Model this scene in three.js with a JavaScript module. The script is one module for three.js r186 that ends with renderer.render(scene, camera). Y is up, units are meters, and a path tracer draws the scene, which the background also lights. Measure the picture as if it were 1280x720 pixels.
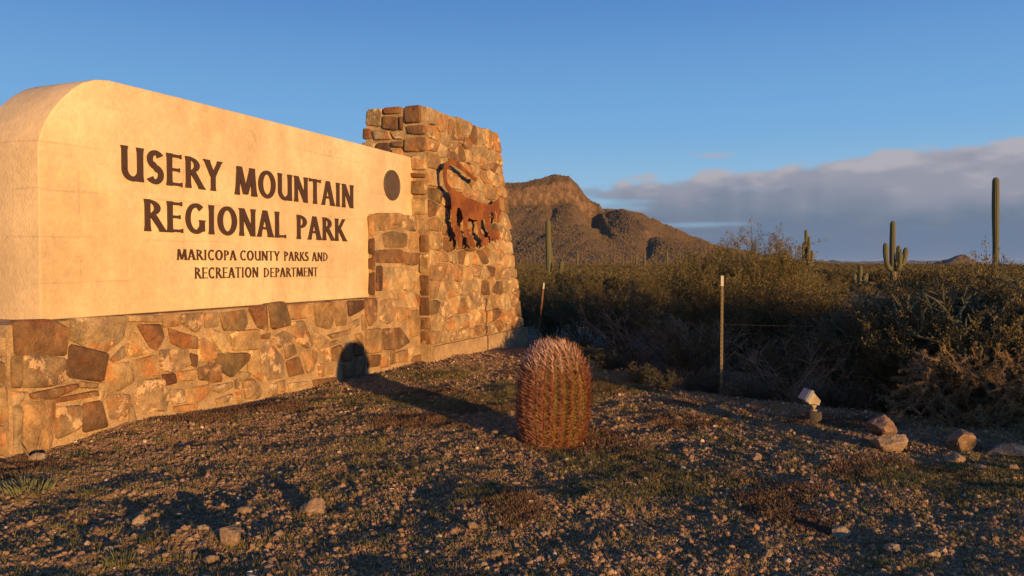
import * as THREE from 'three';
import { mergeGeometries, toCreasedNormals, mergeVertices } from 'three/addons/utils/BufferGeometryUtils.js';

// ---------- camera, sky, sun, exposure ----------
const scene = new THREE.Scene();
const camera = new THREE.PerspectiveCamera(2 * Math.atan(360 / 967) * 180 / Math.PI, 16 / 9, 0.05, 60000);
camera.position.set(0, 1.6, 0);
camera.rotation.set(-Math.atan(29 / 967), 0, 0);
const renderer = new THREE.WebGLRenderer({ antialias: true });
renderer.toneMapping = THREE.LinearToneMapping;
renderer.toneMappingExposure = 1.4;
renderer.shadowMap.enabled = true;

// noise
const hash = (x, y, z = 0) => { let h = Math.imul(x | 0, 374761393) ^ Math.imul(y | 0, 668265263) ^ Math.imul(z | 0, 2147483647 ^ 912931); h = Math.imul(h ^ (h >>> 13), 1274126177); h ^= h >>> 16; return (h >>> 0) / 4294967296; };
const fade = t => t * t * (3 - 2 * t);
function vnoise(x, y, z = 0) {
  const xi = Math.floor(x), yi = Math.floor(y), zi = Math.floor(z), fx = fade(x - xi), fy = fade(y - yi), fz = fade(z - zi);
  const L = (a, b, t) => a + (b - a) * t;
  const pl = k => L(L(hash(xi, yi, k), hash(xi + 1, yi, k), fx), L(hash(xi, yi + 1, k), hash(xi + 1, yi + 1, k), fx), fy);
  return (fz < 1e-6 ? pl(zi) : L(pl(zi), pl(zi + 1), fz)) * 2 - 1;
}
function fbm(x, y, oct = 4, z = 0) { let s = 0, a = 0.5; for (let i = 0; i < oct; i++) { s += a * vnoise(x, y, z + i * 7); x = x * 2.03 + 3.1; y = y * 2.03 + 1.7; a *= 0.5; } return s; }
function rng(seed) { let a = seed >>> 0; return () => { a = (a + 0x6D2B79F5) | 0; let t = Math.imul(a ^ (a >>> 15), 1 | a); t = (t + Math.imul(t ^ (t >>> 7), 61 | t)) ^ t; return ((t ^ (t >>> 14)) >>> 0) / 4294967296; }; }
const clamp = (x, a = 0, b = 1) => Math.min(b, Math.max(a, x));
const sstep = (a, b, x) => { const t = clamp((x - a) / (b - a)); return t * t * (3 - 2 * t); };
const lerp = (a, b, t) => a + (b - a) * t;
const mix3 = (a, b, t) => [lerp(a[0], b[0], t), lerp(a[1], b[1], t), lerp(a[2], b[2], t)];
const s2l = c => c.map(v => { v /= 255; return v <= 0.04045 ? v / 12.92 : ((v + 0.055) / 1.055) ** 2.4; });

// sky: clear evening air with a low cloud bank that runs along the horizon from straight ahead round to the right
function skyTexture() {
  const W = 3072, Hh = 1536, data = new Float32Array(W * Hh * 4);
  const zen = s2l([32, 68, 134]), high = s2l([79, 132, 198]), mid = s2l([116, 170, 219]), low = s2l([148, 189, 218]), hor = s2l([148, 170, 192]);
  const cTop = s2l([188, 182, 186]), cMid = s2l([148, 149, 163]), cLow = s2l([114, 126, 147]), cHor = s2l([88, 104, 129]);
  for (let j = 0; j < Hh; j++) {
    const el = ((j + 0.5) / Hh - 0.5) * 180;
    for (let i = 0; i < W; i++) {
      let az = ((i + 0.5) / W - 0.25) * 360; if (az > 180) az -= 360;         // 0 ahead, positive to the right
      let c = el < 4 ? mix3(hor, low, sstep(-2, 4, el)) : el < 11 ? mix3(low, mid, sstep(4, 11, el)) : el < 22 ? mix3(mid, high, sstep(9, 22, el)) : mix3(high, zen, sstep(20, 80, el));
      if (el > -3 && el < 16) {
        const n1 = fbm(az * 0.16, el * 0.42, 5, 11), n2 = fbm(az * 0.42, el * 1.5, 6, 31), n3 = fbm(az * 0.05, el * 0.9, 4, 57);
        const span = sstep(0.5, 6.5, az + n1 * 5 + n2 * 3) * (1 - sstep(105, 150, az));
        const top = 5.9 + 1.7 * sstep(3, 34, az) + n1 * 0.6 + n2 * 0.8;
        let d = span * (1 - sstep(top - 0.28, top + 0.1, el));
        const gap = sstep(0.08, 0.34, n3 + 0.2 * n2) * sstep(1.6, 3.0, el) * (1 - sstep(4.6, 5.8, el));
        d *= 1 - 0.5 * gap;
        // a loose scrap of cloud above the bank
        const sx = (az - 14) / 2.6, sy = (el - 7.8) / 0.4; d = Math.max(d, 0.55 * sstep(0.1, 0.7, 1 - sx * sx - sy * sy + n2 * 1.5));
        const lum = clamp((el - top + 3.0) / 3.4 + n2 * 1.1 + n1 * 0.7);
        const veil = el + 2.2 * n1 + 0.9 * fbm(az * 0.55, el * 0.12, 4, 83);       // streaks that hang below the bank
        let cc = mix3(mix3(cHor, cLow, sstep(0.2, 3.6, veil)), cMid, sstep(2.6, 5.6, veil));
        cc = mix3(cc, cTop, 0.85 * sstep(0.35, 1.25, lum) * sstep(2.8, 5.4, veil));
        c = mix3(c, cc, d * 0.94);
      }
      const k = (j * W + i) * 4; data[k] = c[0] / 1.4; data[k + 1] = c[1] / 1.4; data[k + 2] = c[2] / 1.4; data[k + 3] = 1;
    }
  }
  const t = new THREE.DataTexture(data, W, Hh, THREE.RGBAFormat, THREE.FloatType);
  t.mapping = THREE.EquirectangularReflectionMapping; t.magFilter = THREE.LinearFilter; t.colorSpace = THREE.LinearSRGBColorSpace; t.needsUpdate = true;
  return t;
}
scene.background = skyTexture();
scene.environment = scene.background;

const SUN = new THREE.Vector3(0.558, Math.tan(4.95 * Math.PI / 180), 0.83).normalize();
const sun = new THREE.DirectionalLight(new THREE.Color().setRGB(1, 0.60, 0.235), 5);
sun.target.position.set(0, 0, -8); sun.position.copy(SUN).multiplyScalar(60).add(sun.target.position);
sun.castShadow = true; sun.shadow.mapSize.set(4096, 4096); sun.shadow.radius = 1;
Object.assign(sun.shadow.camera, { left: -30, right: 30, top: 20, bottom: -20, near: 1, far: 200 });
scene.add(sun, sun.target);

// ---------- helpers ----------
const taken = {};
function numbered(n) { if (!(n in taken)) { taken[n] = 0; return n; } return n + '_' + String(++taken[n]).padStart(3, '0'); }
function tag(o, label, category, group) { o.userData.label = label; o.userData.category = category; if (group) o.userData.group = group; return o; }
function mesh(name, geo, mat, parent) { const m = new THREE.Mesh(geo, mat); m.castShadow = m.receiveShadow = true; if (parent) { m.name = name; parent.add(m); } else { m.name = numbered(name); scene.add(m); } return m; }
function thing(name, label, category, pos = [0, 0, 0], turn = 0, group) { const o = new THREE.Group(); o.name = numbered(name); o.position.set(...pos); o.rotation.y = turn; tag(o, label, category, group); scene.add(o); return o; }
function dup(o, pos, turn, scale, label, group) { const c = o.clone(); c.name = numbered(o.name.replace(/_\d{3}$/, '')); c.userData = { ...o.userData }; c.position.set(...pos); c.rotation.y = turn; c.scale.set(...scale); if (label) c.userData.label = label; if (group) c.userData.group = group; scene.add(c); return c; }
const lin = (r, g, b) => new THREE.Color().setRGB(r, g, b);
function std(o) { return new THREE.MeshStandardMaterial({ roughness: 0.9, metalness: 0, ...o }); }
function geom(pos, idx, uv, col) { const g = new THREE.BufferGeometry(); g.setAttribute('position', new THREE.Float32BufferAttribute(pos, 3)); if (uv) g.setAttribute('uv', new THREE.Float32BufferAttribute(uv, 2)); if (col) g.setAttribute('color', new THREE.Float32BufferAttribute(col, 3)); if (idx) g.setIndex(idx); g.computeVertexNormals(); return g; }
// computed texture; fn(x, y in 0..1) -> [r,g,b] 0..1 in sRGB
function tex(size, fn, srgb = true, repeat = 1) {
  const d = new Uint8Array(size * size * 4);
  for (let j = 0; j < size; j++) for (let i = 0; i < size; i++) { const c = fn(i / size, j / size), k = (j * size + i) * 4; d[k] = clamp(c[0]) * 255; d[k + 1] = clamp(c[1]) * 255; d[k + 2] = clamp(c[2]) * 255; d[k + 3] = 255; }
  const t = new THREE.DataTexture(d, size, size); t.wrapS = t.wrapT = THREE.RepeatWrapping; t.magFilter = THREE.LinearFilter; t.minFilter = THREE.LinearMipmapLinearFilter; t.generateMipmaps = true; if (srgb) t.colorSpace = THREE.SRGBColorSpace; t.repeat.set(repeat, repeat); t.needsUpdate = true; return t;
}
// noise that tiles over 0..1
function tnoise(x, y, f, oct, s) {
  let r = 0, a = 0.5; for (let o = 0; o < oct; o++) {
    const px = x * f, py = y * f, xi = Math.floor(px), yi = Math.floor(py), fx = fade(px - xi), fy = fade(py - yi), m = v => ((v % f) + f) % f;
    const h = (i, j) => hash(m(i), m(j), s + o * 13);
    r += a * (lerp(lerp(h(xi, yi), h(xi + 1, yi), fx), lerp(h(xi, yi + 1), h(xi + 1, yi + 1), fx), fy) * 2 - 1); f *= 2; a *= 0.5;
  } return r;
}
// ---------- terrain ----------
const PAD_EDGE = [[-0.6, -19], [0.15, -16.2], [0.55, -14.0], [1.35, -10.3], [2.4, -9.2], [3.4, -8.4], [4.8, -7.6], [8, -6.6], [16, -5.4], [40, -4]];
const O = new THREE.Vector3(-4.1, 0, -6.2), A22 = 22 * Math.PI / 180;
const wallU = (x, z) => (x - O.x) * Math.sin(A22) - (z - O.z) * Math.cos(A22), wallW = (x, z) => (x - O.x) * Math.cos(A22) + (z - O.z) * Math.sin(A22);
const atWall = (u, w) => [O.x + u * Math.sin(A22) + w * Math.cos(A22), O.z - u * Math.cos(A22) + w * Math.sin(A22)];
function padDistance(x, z) {           // positive beyond the edge of the levelled pad
  let best = 1e9, zb = -1e9;
  for (let i = 0; i + 1 < PAD_EDGE.length; i++) {
    const [ax, az] = PAD_EDGE[i], [bx, bz] = PAD_EDGE[i + 1], dx = bx - ax, dz = bz - az, t = clamp(((x - ax) * dx + (z - az) * dz) / (dx * dx + dz * dz));
    best = Math.min(best, Math.hypot(x - ax - t * dx, z - az - t * dz));
    if (x >= ax && x < bx) zb = az + (x - ax) / dx * dz;
  }
  if (x < -0.6) return -best; if (x >= 40) zb = -4;
  return z < zb ? best : -best;
}
function groundSmooth(x, z) {
  const r = Math.hypot(x, z), d = padDistance(x, z);
  let h = -0.34 * sstep(-0.15, 1.9, d);
  const u = wallU(x, z), w = wallW(x, z);
  if (r < 60) {
    const nearWall = Math.exp(-Math.max(0, w) * 0.9);
    h += nearWall * (0.085 * Math.exp(-(((u - 1.4) / 0.9) ** 2)) - 0.16 * sstep(8.5, 11.5, u) + 0.05 * Math.exp(-(((u - 7.6) / 0.9) ** 2)));
  }
  if (r > 40) h += 1.2 * fbm(x / 90, z / 90, 3, 3) * sstep(40, 200, r) - 0.3 * sstep(60, 400, r);
  return h;
}
function groundHeight(x, z) {
  const r = Math.hypot(x, z); let h = groundSmooth(x, z);
  if (r < 45) {
    const k = 1 - sstep(25, 45, r);
    h += k * (0.048 * fbm(x * 0.8 + 4, z * 0.8, 3, 21) + 0.034 * fbm(x * 3.1, z * 3.1, 3, 22) );
    if (r < 18) { const rough = 0.5 + 0.5 * vnoise(x * 1.7, z * 1.7, 9); h += 0.02 * fbm(x * 11, z * 11, 2, 23) * (0.6 + 0.8 * rough); }
    // a small worn lip where rock shows through the gravel
    const ex = x + 1.75, ez = z + 4.45; h += 0.05 * Math.exp(-(ex * ex / 0.16 + ez * ez / 0.05)) ;
  }
  return h;
}
function axis(lo, hi, step, far, grow) { const a = []; for (let v = lo; v <= hi + 1e-6; v += step) a.push(v); let s = step, v = hi; while (v < far) { s *= grow; v += s; a.push(v); } s = step; v = lo; while (v > -far) { s *= grow; v -= s; a.unshift(v); } return a; }
const dirtMap = tex(1024, (x, y) => {
  const a = tnoise(x, y, 6, 5, 1), b = tnoise(x, y, 60, 3, 2), c = tnoise(x, y, 180, 2, 3);
  const peb = sstep(0.22, 0.4, b) * 0.16, k = 0.74 + a * 0.16 + b * 0.1 + c * 0.18;
  return [k + peb, k * 0.95 + peb * 0.9, k * 0.88 + peb * 0.8];
});
const dirtBump = tex(1024, (x, y) => { const b = tnoise(x, y, 60, 3, 2), c = tnoise(x, y, 200, 2, 3), v = 0.5 + b * 0.45 + c * 0.25; return [v, v, v]; }, false);
{
  const xs = axis(-6.5, 7.5, 0.036, 24000, 1.09), zs = axis(-15.5, -2.6, 0.036, 24000, 1.09);
  const nx = xs.length, nz = zs.length, pos = new Float32Array(nx * nz * 3), uv = new Float32Array(nx * nz * 2), col = new Float32Array(nx * nz * 3), idx = new Uint32Array((nx - 1) * (nz - 1) * 6);
  let p = 0, q = 0;
  for (let j = 0; j < nz; j++) for (let i = 0; i < nx; i++) {
    const x = xs[i], z = zs[j];
    pos[p] = x; pos[p + 1] = groundHeight(x, z); pos[p + 2] = z; uv[q++] = x / 1.3; uv[q++] = z / 1.3;
    const n = fbm(x * 0.9, z * 0.9, 4, 40), m = fbm(x * 0.35, z * 0.35, 3, 41), t = sstep(-0.25, 0.3, n);
    const c = mix3(mix3([0.30, 0.172, 0.09], [0.36, 0.22, 0.12], t), [0.21, 0.11, 0.055], sstep(0.05, 0.35, m) * 0.6), f = c;
    col[p] = f[0]; col[p + 1] = f[1]; col[p + 2] = f[2]; p += 3;
  }
  let k = 0; for (let j = 0; j + 1 < nz; j++) for (let i = 0; i + 1 < nx; i++) { const a = j * nx + i, b = a + 1, c = a + nx, d = c + 1; idx[k++] = a; idx[k++] = c; idx[k++] = b; idx[k++] = b; idx[k++] = c; idx[k++] = d; }
  const g = new THREE.BufferGeometry(); g.setAttribute('position', new THREE.BufferAttribute(pos, 3)); g.setAttribute('uv', new THREE.BufferAttribute(uv, 2)); g.setAttribute('color', new THREE.BufferAttribute(col, 3)); g.setIndex(new THREE.BufferAttribute(idx, 1)); g.computeVertexNormals();
  const m = mesh('ground', g, std({ vertexColors: true, map: dirtMap, bumpMap: dirtBump, bumpScale: 0.02, roughness: 1 })); m.userData.kind = 'structure'; m.userData.label = 'brown gravelly desert ground running out to the mountain';
}

// ---------- mountain ----------
const RIDGE = [[-900, 60], [-560, 100], [-300, 128], [-90, 158], [-20, 162], [16, 165], [52, 172], [85, 180], [112, 176], [128, 160], [142, 140], [158, 128], [170, 124], [176, 114], [210, 111], [245, 97], [292, 80], [338, 63], [380, 47], [412, 39], [455, 27], [500, 14], [548, 5], [620, 0], [1500, 0]];
function ridge(x) { for (let i = 0; i + 1 < RIDGE.length; i++) if (x >= RIDGE[i][0] && x < RIDGE[i + 1][0]) return lerp(RIDGE[i][1], RIDGE[i + 1][1], (x - RIDGE[i][0]) / (RIDGE[i + 1][0] - RIDGE[i][0])); return 0; }
const MTN = { z: -1520, run: 620 };
function mountainHeight(x, z) {                // z is metres from the crest towards the camera
  const s = z / MTN.run, R = ridge(x);
  if (s < 0) return R * Math.max(0, 1 + s * 2.2) + 6 * fbm(x / 40, z / 40, 3, 70) * (1 + s);
  const cliff = sstep(-60, 60, 190 - x) * (1 - sstep(155, 180, x)) * sstep(-400, -100, x);    // the upper wall of rock
  const ledge = 0.045 + 0.02 * fbm(x / 60, 3, 2, 75);
  const talus = Math.pow(clamp(1 - s), 1.75);
  let prof = lerp(talus, (s < ledge ? 1 - s * 2.2 : s < ledge + 0.02 ? lerp(1 - ledge * 2.2, 0.66, (s - ledge) / 0.02) : 0.66 * Math.pow(clamp(1 - (s - ledge - 0.02) / (0.98 - ledge)), 1.5)), cliff);
  const warp = 30 * fbm(x / 150, z / 150, 3, 71), g = Math.abs(vnoise((x + warp + z * 0.22) / 62, z / 420, 72)), g2 = Math.abs(vnoise((x - warp + z * 0.3) / 24, z / 160, 73));
  const env = clamp(s * 9) * Math.pow(clamp(1 - s), 0.8) * clamp(R / 60);
  let h = R * prof - env * (17 * (1 - g) ** 2 + 6 * (1 - g2)) + env * 14 + 2.2 * fbm(x / 22, z / 22, 3, 74) * clamp(R / 40);
  // the rounded spur that comes down right of the summit, with hollows on its left
  const spx = x - 196 - z * 0.16, sp = Math.exp(-((spx / (spx > 0 ? 95 : 44)) ** 2)) * sstep(0, 0.12, s) * (1 - sstep(0.35, 0.75, s)); h += 9 * sp;
  const hx = x - 160 - z * 0.05, hollow = Math.exp(-((hx / 36) ** 2)) * sstep(0.02, 0.12, s) * (1 - sstep(0.28, 0.5, s)); h -= 4 * hollow;
  return Math.max(h, -6);
}
{
  const nx = 420, nz = 240, pos = [], idx = [], uv = [], col = [];
  for (let j = 0; j < nz; j++) for (let i = 0; i < nx; i++) {
    const tx = i / (nx - 1), x = -700 + 1500 * tx, tz = j / (nz - 1), z = -300 + (MTN.run + 330) * Math.pow(tz, 0.85);
    let jit = 0; const h = mountainHeight(x, z);
    const sl = Math.abs(mountainHeight(x, z + 4) - h) / 4 + Math.abs(mountainHeight(x + 4, z) - h) / 8;
    pos.push(x, h - 1.5, MTN.z + z); uv.push(x / 40, (z + h) / 40);
    const n = fbm(x / 30, z / 30, 4, 78), rock = sstep(0.6, 1.1, sl + n * 0.4);
    const c = mix3(mix3([0.23, 0.13, 0.064], [0.19, 0.112, 0.05], sstep(-0.2, 0.3, n)), [0.27, 0.16, 0.09], rock); col.push(...c);
  }
  for (let j = 0; j + 1 < nz; j++) for (let i = 0; i + 1 < nx; i++) { const a = j * nx + i; idx.push(a, a + nx, a + 1, a + 1, a + nx, a + nx + 1); }
  const map = tex(512, (x, y) => { const a = tnoise(x, y, 8, 5, 90), b = tnoise(x, y, 40, 3, 91), k = 0.8 + a * 0.3 - 0.18 * sstep(0.1, 0.35, b); return [k, k * 0.98, k * 0.93]; });
  const m = mesh('mountain', geom(pos, idx, uv, col), std({ vertexColors: true, map, roughness: 1 })); m.userData.kind = 'structure'; m.userData.label = 'brown desert mountain with a band of cliffs under its summit';
}
// far hills: a small dark knoll to the right and a low range on the horizon
function hill(name, cx, cz, rx, rz, height, seed, color, label) {
  const n = 60, pos = [], idx = [];
  for (let j = 0; j <= n; j++) for (let i = 0; i <= n; i++) { const x = i / n * 2 - 1, z = j / n * 2 - 1, r = Math.hypot(x, z), k = Math.max(0, 1 - Math.pow(r, 1.15)); pos.push(cx + x * rx, height * k * (0.85 + 0.4 * fbm(x * 4 + seed, z * 4, 4, seed)) - 2 - 3 * sstep(0.9, 1, r), cz + z * rz); }
  for (let j = 0; j < n; j++) for (let i = 0; i < n; i++) { const a = j * (n + 1) + i; idx.push(a, a + n + 1, a + 1, a + 1, a + n + 1, a + n + 2); }
  const m = mesh(name, geom(pos, idx), std({ color: lin(...color), roughness: 1 })); m.userData.kind = 'structure'; m.userData.label = label;
}
hill('hill', 1440, -2500, 92, 80, 40, 5, [0.13, 0.08, 0.05], 'small dark brown knoll beyond the scrub');
{
  const pos = [], idx = [], n = 240;
  for (let i = 0; i <= n; i++) { const x = lerp(2200, 9800, i / n), e = sstep(0, 0.1, i / n) * (1 - sstep(0.85, 1, i / n)), h = e * (60 + 95 * Math.abs(fbm(i * 0.09, 2, 5, 120)) + 20 * fbm(i * 0.5, 5, 3, 121)); pos.push(x, -20, -14500, x, h * 0.55, -15200, x, h, -15700, x, -20, -17200); }
  for (let i = 0; i < n; i++) for (let k = 0; k < 3; k++) { const a = i * 4 + k, b = a + 4; idx.push(a, b, a + 1, a + 1, b, b + 1); }
  const m = mesh('mountain_range', geom(pos, idx), std({ color: lin(0.20, 0.12, 0.065), roughness: 1, side: THREE.DoubleSide })); m.userData.kind = 'structure'; m.userData.label = 'low far mountain range on the horizon';
}
scene.fog = new THREE.FogExp2(0xb9c6dc, 0.000012);
// ---------- park sign ----------
// stones traced on the wall's own plane: kind, then corner pairs in centimetres along and up the face
const BASE_STONES = [
  ['b', 11,114,45,112,57,104,56,81,32,85,12,86],
  ['g', 8,84,17,85,15,60,8,61],
  ['p', 18,84,31,84,56,78,55,58,38,57,17,59],
  ['d', 61,90,98,78,93,53,58,62],
  ['b', 24,53,66,55,67,51,44,46,26,48],
  ['b', 46,45,85,46,86,41,46,41],
  ['o', 71,56,87,52,85,48,70,51],
  ['t', 63,112,104,111,118,111,117,91,98,80,80,86,62,94],
  ['t', 8,56,20,54,13,46,8,46],
  ['o', 17,44,45,44,46,23,40,2,17,5],
  ['t', 8,44,15,42,15,6,9,6],
  ['p', 47,37,71,34,71,18,66,15,47,10],
  ['b', 73,35,90,35,98,11,73,11],
  ['t', 89,51,95,51,94,40,90,36],
  ['o', 96,67,125,67,126,48,106,42,96,45],
  ['p', 98,40,122,36,122,23,115,14,101,18],
  ['p', 123,23,126,24,130,10,122,10],
  ['o', 126,98,148,74,120,72],
  ['b', 133,102,160,100,165,88,156,76,148,80],
  ['t', 103,73,116,83,117,73,106,70],
  ['o', 131,68,153,71,159,50,137,52],
  ['p', 160,75,195,72,197,56,178,51,161,55],
  ['b', 171,96,186,90,208,84,209,72,188,75,175,81],
  ['t', 123,112,162,110,161,103,124,106],
  ['o', 164,111,184,110,186,98,164,98],
  ['p', 189,109,219,109,217,98,208,89,188,100],
  ['t', 221,107,239,107,239,93,222,93],
  ['y', 226,91,241,86,256,69,254,63,245,64,233,77],
  ['o', 211,79,220,81,233,71,235,59,228,58,211,59],
  ['d', 163,50,177,49,179,40,165,39],
  ['p', 134,47,160,47,169,27,164,14,140,18,132,26],
  ['p', 171,34,190,31,189,18,175,19],
  ['o', 192,31,227,31,224,20,202,13,193,20],
  ['b', 210,51,241,53,242,33,212,38],
  ['o', 182,50,206,50,203,39,185,41],
  ['t', 176,16,207,14,206,6,178,10],
  ['d', 200,67,209,64,207,53,201,56],
  ['g', 243,107,281,108,284,94,278,86,249,88],
  ['b', 288,110,320,112,321,82,303,88],
  ['k', 323,113,350,114,361,86,327,83],
  ['o', 356,111,398,110,404,93,364,92],
  ['o', 259,85,302,85,303,62,262,64],
  ['b', 305,77,325,79,323,72,310,73],
  ['k', 236,63,284,59,283,49,259,35,238,47],
  ['o', 289,60,304,60,307,24,286,39],
  ['b', 225,55,238,50,243,33,225,33],
  ['p', 307,70,326,68,348,45,347,23,311,23],
  ['p', 329,73,351,78,377,69,364,62,345,56],
  ['p', 364,89,387,88,407,56,394,54,370,66],
  ['o', 384,49,404,49,411,25,397,21],
  ['b', 354,41,378,44,388,22,360,22],
  ['p', 264,29,270,30,275,6,269,3],
  ['p', 278,26,294,27,309,12,302,4,282,7],
  ['y', 273,39,288,35,287,29,273,29],
  ['p', 228,25,233,29,260,29,260,23,243,20],
  ['p', 235,14,257,16,259,9,238,8],
  ['p', 324,16,335,17,335,5,322,6],
  ['o', 336,18,350,18,350,5,336,6],
  ['t', 357,14,396,11,396,7,360,5],
  ['p', 351,59,370,61,373,49,354,45],
  ['p', 411,75,441,59,427,46,415,55],
  ['b', 408,11,458,8,456,-2,411,2],
  ['o', 409,110,450,110,454,89,443,75,416,81],
  ['o', 457,109,483,109,483,77,459,78],
  ['d', 485,110,526,109,524,96,490,88],
  ['b', 529,110,565,110,561,80,542,71,534,86],
  ['p', 490,79,516,84,514,74,492,71],
  ['p', 526,88,536,68,523,67,522,85],
  ['p', 572,107,610,108,612,81,594,71,572,79],
  ['o', 616,95,651,91,648,74,626,72],
  ['y', 641,114,673,114,686,92,655,90],
  ['b', 680,113,704,106,703,90,691,92],
  ['o', 532,66,572,65,576,30,533,32],
  ['b', 578,64,610,62,619,30,582,33],
  ['k', 613,62,631,61,660,37,623,29],
  ['p', 439,67,494,70,492,65,450,61],
  ['o', 502,61,521,62,526,38,522,44],
  ['b', 473,43,498,51,499,27,475,28],
  ['b', 475,25,499,25,499,3,477,5],
  ['b', 503,50,518,43,525,31,502,33],
  ['b', 503,31,529,28,529,2,503,3],
  ['o', 432,49,444,50,449,14,432,16],
  ['p', 418,30,428,29,428,14,421,14],
  ['g', 450,47,469,50,464,29,451,32],
  ['b', 537,29,571,26,567,10,537,11],
  ['o', 576,32,593,30,595,6,572,7],
  ['o', 616,25,648,26,650,7,616,9],
  ['y', 652,28,670,28,672,15,655,17],
  ['o', 655,86,691,87,691,46,662,46],
  ['p', 444,56,459,58,459,54,446,52],
  ['g', 600,27,612,28,614,9,600,8],
  ['b', 672,12,692,13,690,3,665,4],
  ['o', 407,50,415,44,414,33,407,31],
];
const STEP_STONES = [
  ['o', 565,236,635,241,637,219,571,209,566,218],
  ['p', 641,238,684,239,680,214,639,216],
  ['g', 578,206,606,211,652,209,648,188,585,186],
  ['o', 655,210,688,211,688,187,658,184],
  ['b', 561,182,634,184,636,163,561,163],
  ['g', 640,180,664,179,663,159,639,162],
  ['b', 668,179,694,179,694,162,668,158],
  ['y', 581,157,634,155,636,120,581,124],
  ['y', 640,153,684,151,680,121,641,119],
  ['o', 688,146,697,147,697,116,691,118],
  ['d', 562,158,578,158,577,122,561,122],
  ['t', 591,118,634,115,634,106,598,108],
];
const PILLAR_END_STONES = [
  ['t', -99,428,-68,428,-70,388,-102,393],
  ['b', -65,428,-33,425,-34,407,-65,408],
  ['b', -67,406,-37,402,-39,380,-67,384],
  ['d', -35,403,-31,402,-29,380,-34,380],
  ['b', -27,427,3,425,4,390,-26,390],
  ['b', -106,388,-91,387,-89,369,-107,370],
  ['t', -87,384,-56,381,-50,366,-86,367],
  ['t', -54,379,-28,376,-29,365,-46,366],
  ['t', -107,365,-81,362,-85,345,-107,349],
  ['d', -78,362,-58,362,-53,352,-56,335,-82,341],
  ['b', -54,363,-28,362,-29,352,-49,353],
  ['t', -50,350,-29,349,-31,330,-50,335],
  ['b', -24,387,15,386,16,370,-23,373],
  ['g', -26,367,16,367,17,343,-26,344],
  ['y', -14,338,17,338,17,313,-15,315],
  ['b', -16,310,17,307,17,301,-17,302],
  ['g', -18,297,17,295,17,273,-17,275],
  ['y', -14,269,17,269,17,242,-14,241],
  ['o', -23,321,-19,321,-18,272,-23,272],
];
const CAT_OUTLINE = [8395,3165,8219,3171,8018,3222,7796,3292,7607,3339,7423,3344,7218,3303,7117,3234,7077,3139,7076,3027,7115,2918,7215,2837,7316,2754,7367,2689,7382,2437,7417,2184,7495,2129,7532,2084,7494,2020,7574,2013,7617,2070,7649,2005,7627,1946,7681,1883,7757,1913,7779,2057,7736,2138,7655,2253,7586,2262,7533,2399,7587,2566,7684,2561,7765,2507,7819,2415,7835,2202,7879,2089,8025,2040,7957,1978,8024,1939,8099,1982,8127,1951,8093,1897,8197,1943,8243,1900,8314,1916,8244,2022,8197,2099,8071,2134,8025,2173,8128,2185,8082,2212,7969,2231,8004,2378,8026,2417,8245,2390,8410,2404,8440,2227,8481,2084,8603,2038,8554,1969,8627,1922,8689,1985,8758,1910,8852,1968,8922,2042,8865,2112,8758,2096,8677,2121,8727,2176,8640,2155,8542,2206,8555,2407,8759,2443,8803,2318,8942,2202,8853,2147,8968,2115,9006,2031,9071,2103,9163,2049,9256,2020,9229,2090,9390,2066,9418,2183,9364,2279,9216,2228,9111,2224,9032,2252,8955,2428,8930,2499,8981,2558,9059,2584,9151,2538,9177,2414,9243,2405,9256,2497,9217,2573,9164,2609,9257,2633,9310,2553,9323,2390,9391,2412,9432,2533,9493,2590,9487,2656,9391,2700,9432,2798,9405,2875,9244,2805,9112,2758,8982,2713,8666,2715,8364,2738,8130,2759,7904,2774,7631,2827,7420,2873,7317,2892,7216,2950,7181,3038,7202,3153,7268,3229,7396,3261,7527,3258,7687,3232,7906,3185,8075,3131,8201,3106,8318,3078,8377,3094];
const mottle = (s, white, streak) => tex(512, (x, y) => {
  const a = tnoise(x, y, 4, 5, s), b = tnoise(x, y, 16, 4, s + 50), c = tnoise(x, y, 70, 2, s + 90);
  let r = 0.84 + a * 0.26 + b * 0.14 + c * 0.12, g = 0.83 + a * 0.24 + b * 0.16 + c * 0.12, bl = 0.8 + a * 0.2 + b * 0.18 + c * 0.12;
  const iron = sstep(0.05, 0.35, tnoise(x, y, 5, 4, s + 130)); r *= lerp(1, 1.04, iron); g *= lerp(1, 0.91, iron); bl *= lerp(1, 0.82, iron);
  if (white) { const w = sstep(white, white + 0.34, tnoise(x, y, 7, 6, s + 170) + 0.35 * c + 0.3 * b) * 0.72; r = lerp(r, 1.34, w); g = lerp(g, 1.36, w); bl = lerp(bl, 1.36, w); }
  return [r * 0.66, g * 0.66, bl * 0.66];
});
const stoneBump = tex(512, (x, y) => { const v = 0.5 + tnoise(x, y, 7, 5, 300) * 0.55 + tnoise(x, y, 50, 3, 301) * 0.2; return [v, v, v]; }, false);
const mapPlain = mottle(400, 0), mapPlain2 = mottle(430, 0.3), mapWhite = mottle(460, 0.06);
const K = 2.3;  // the maps average about 0.45 in linear light
const stoneMat = (r, g, b, map) => std({ color: lin(r * K * 1.04, g * K, b * K * 0.84), map, bumpMap: stoneBump, bumpScale: 0.02, roughness: 0.88 });
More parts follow.
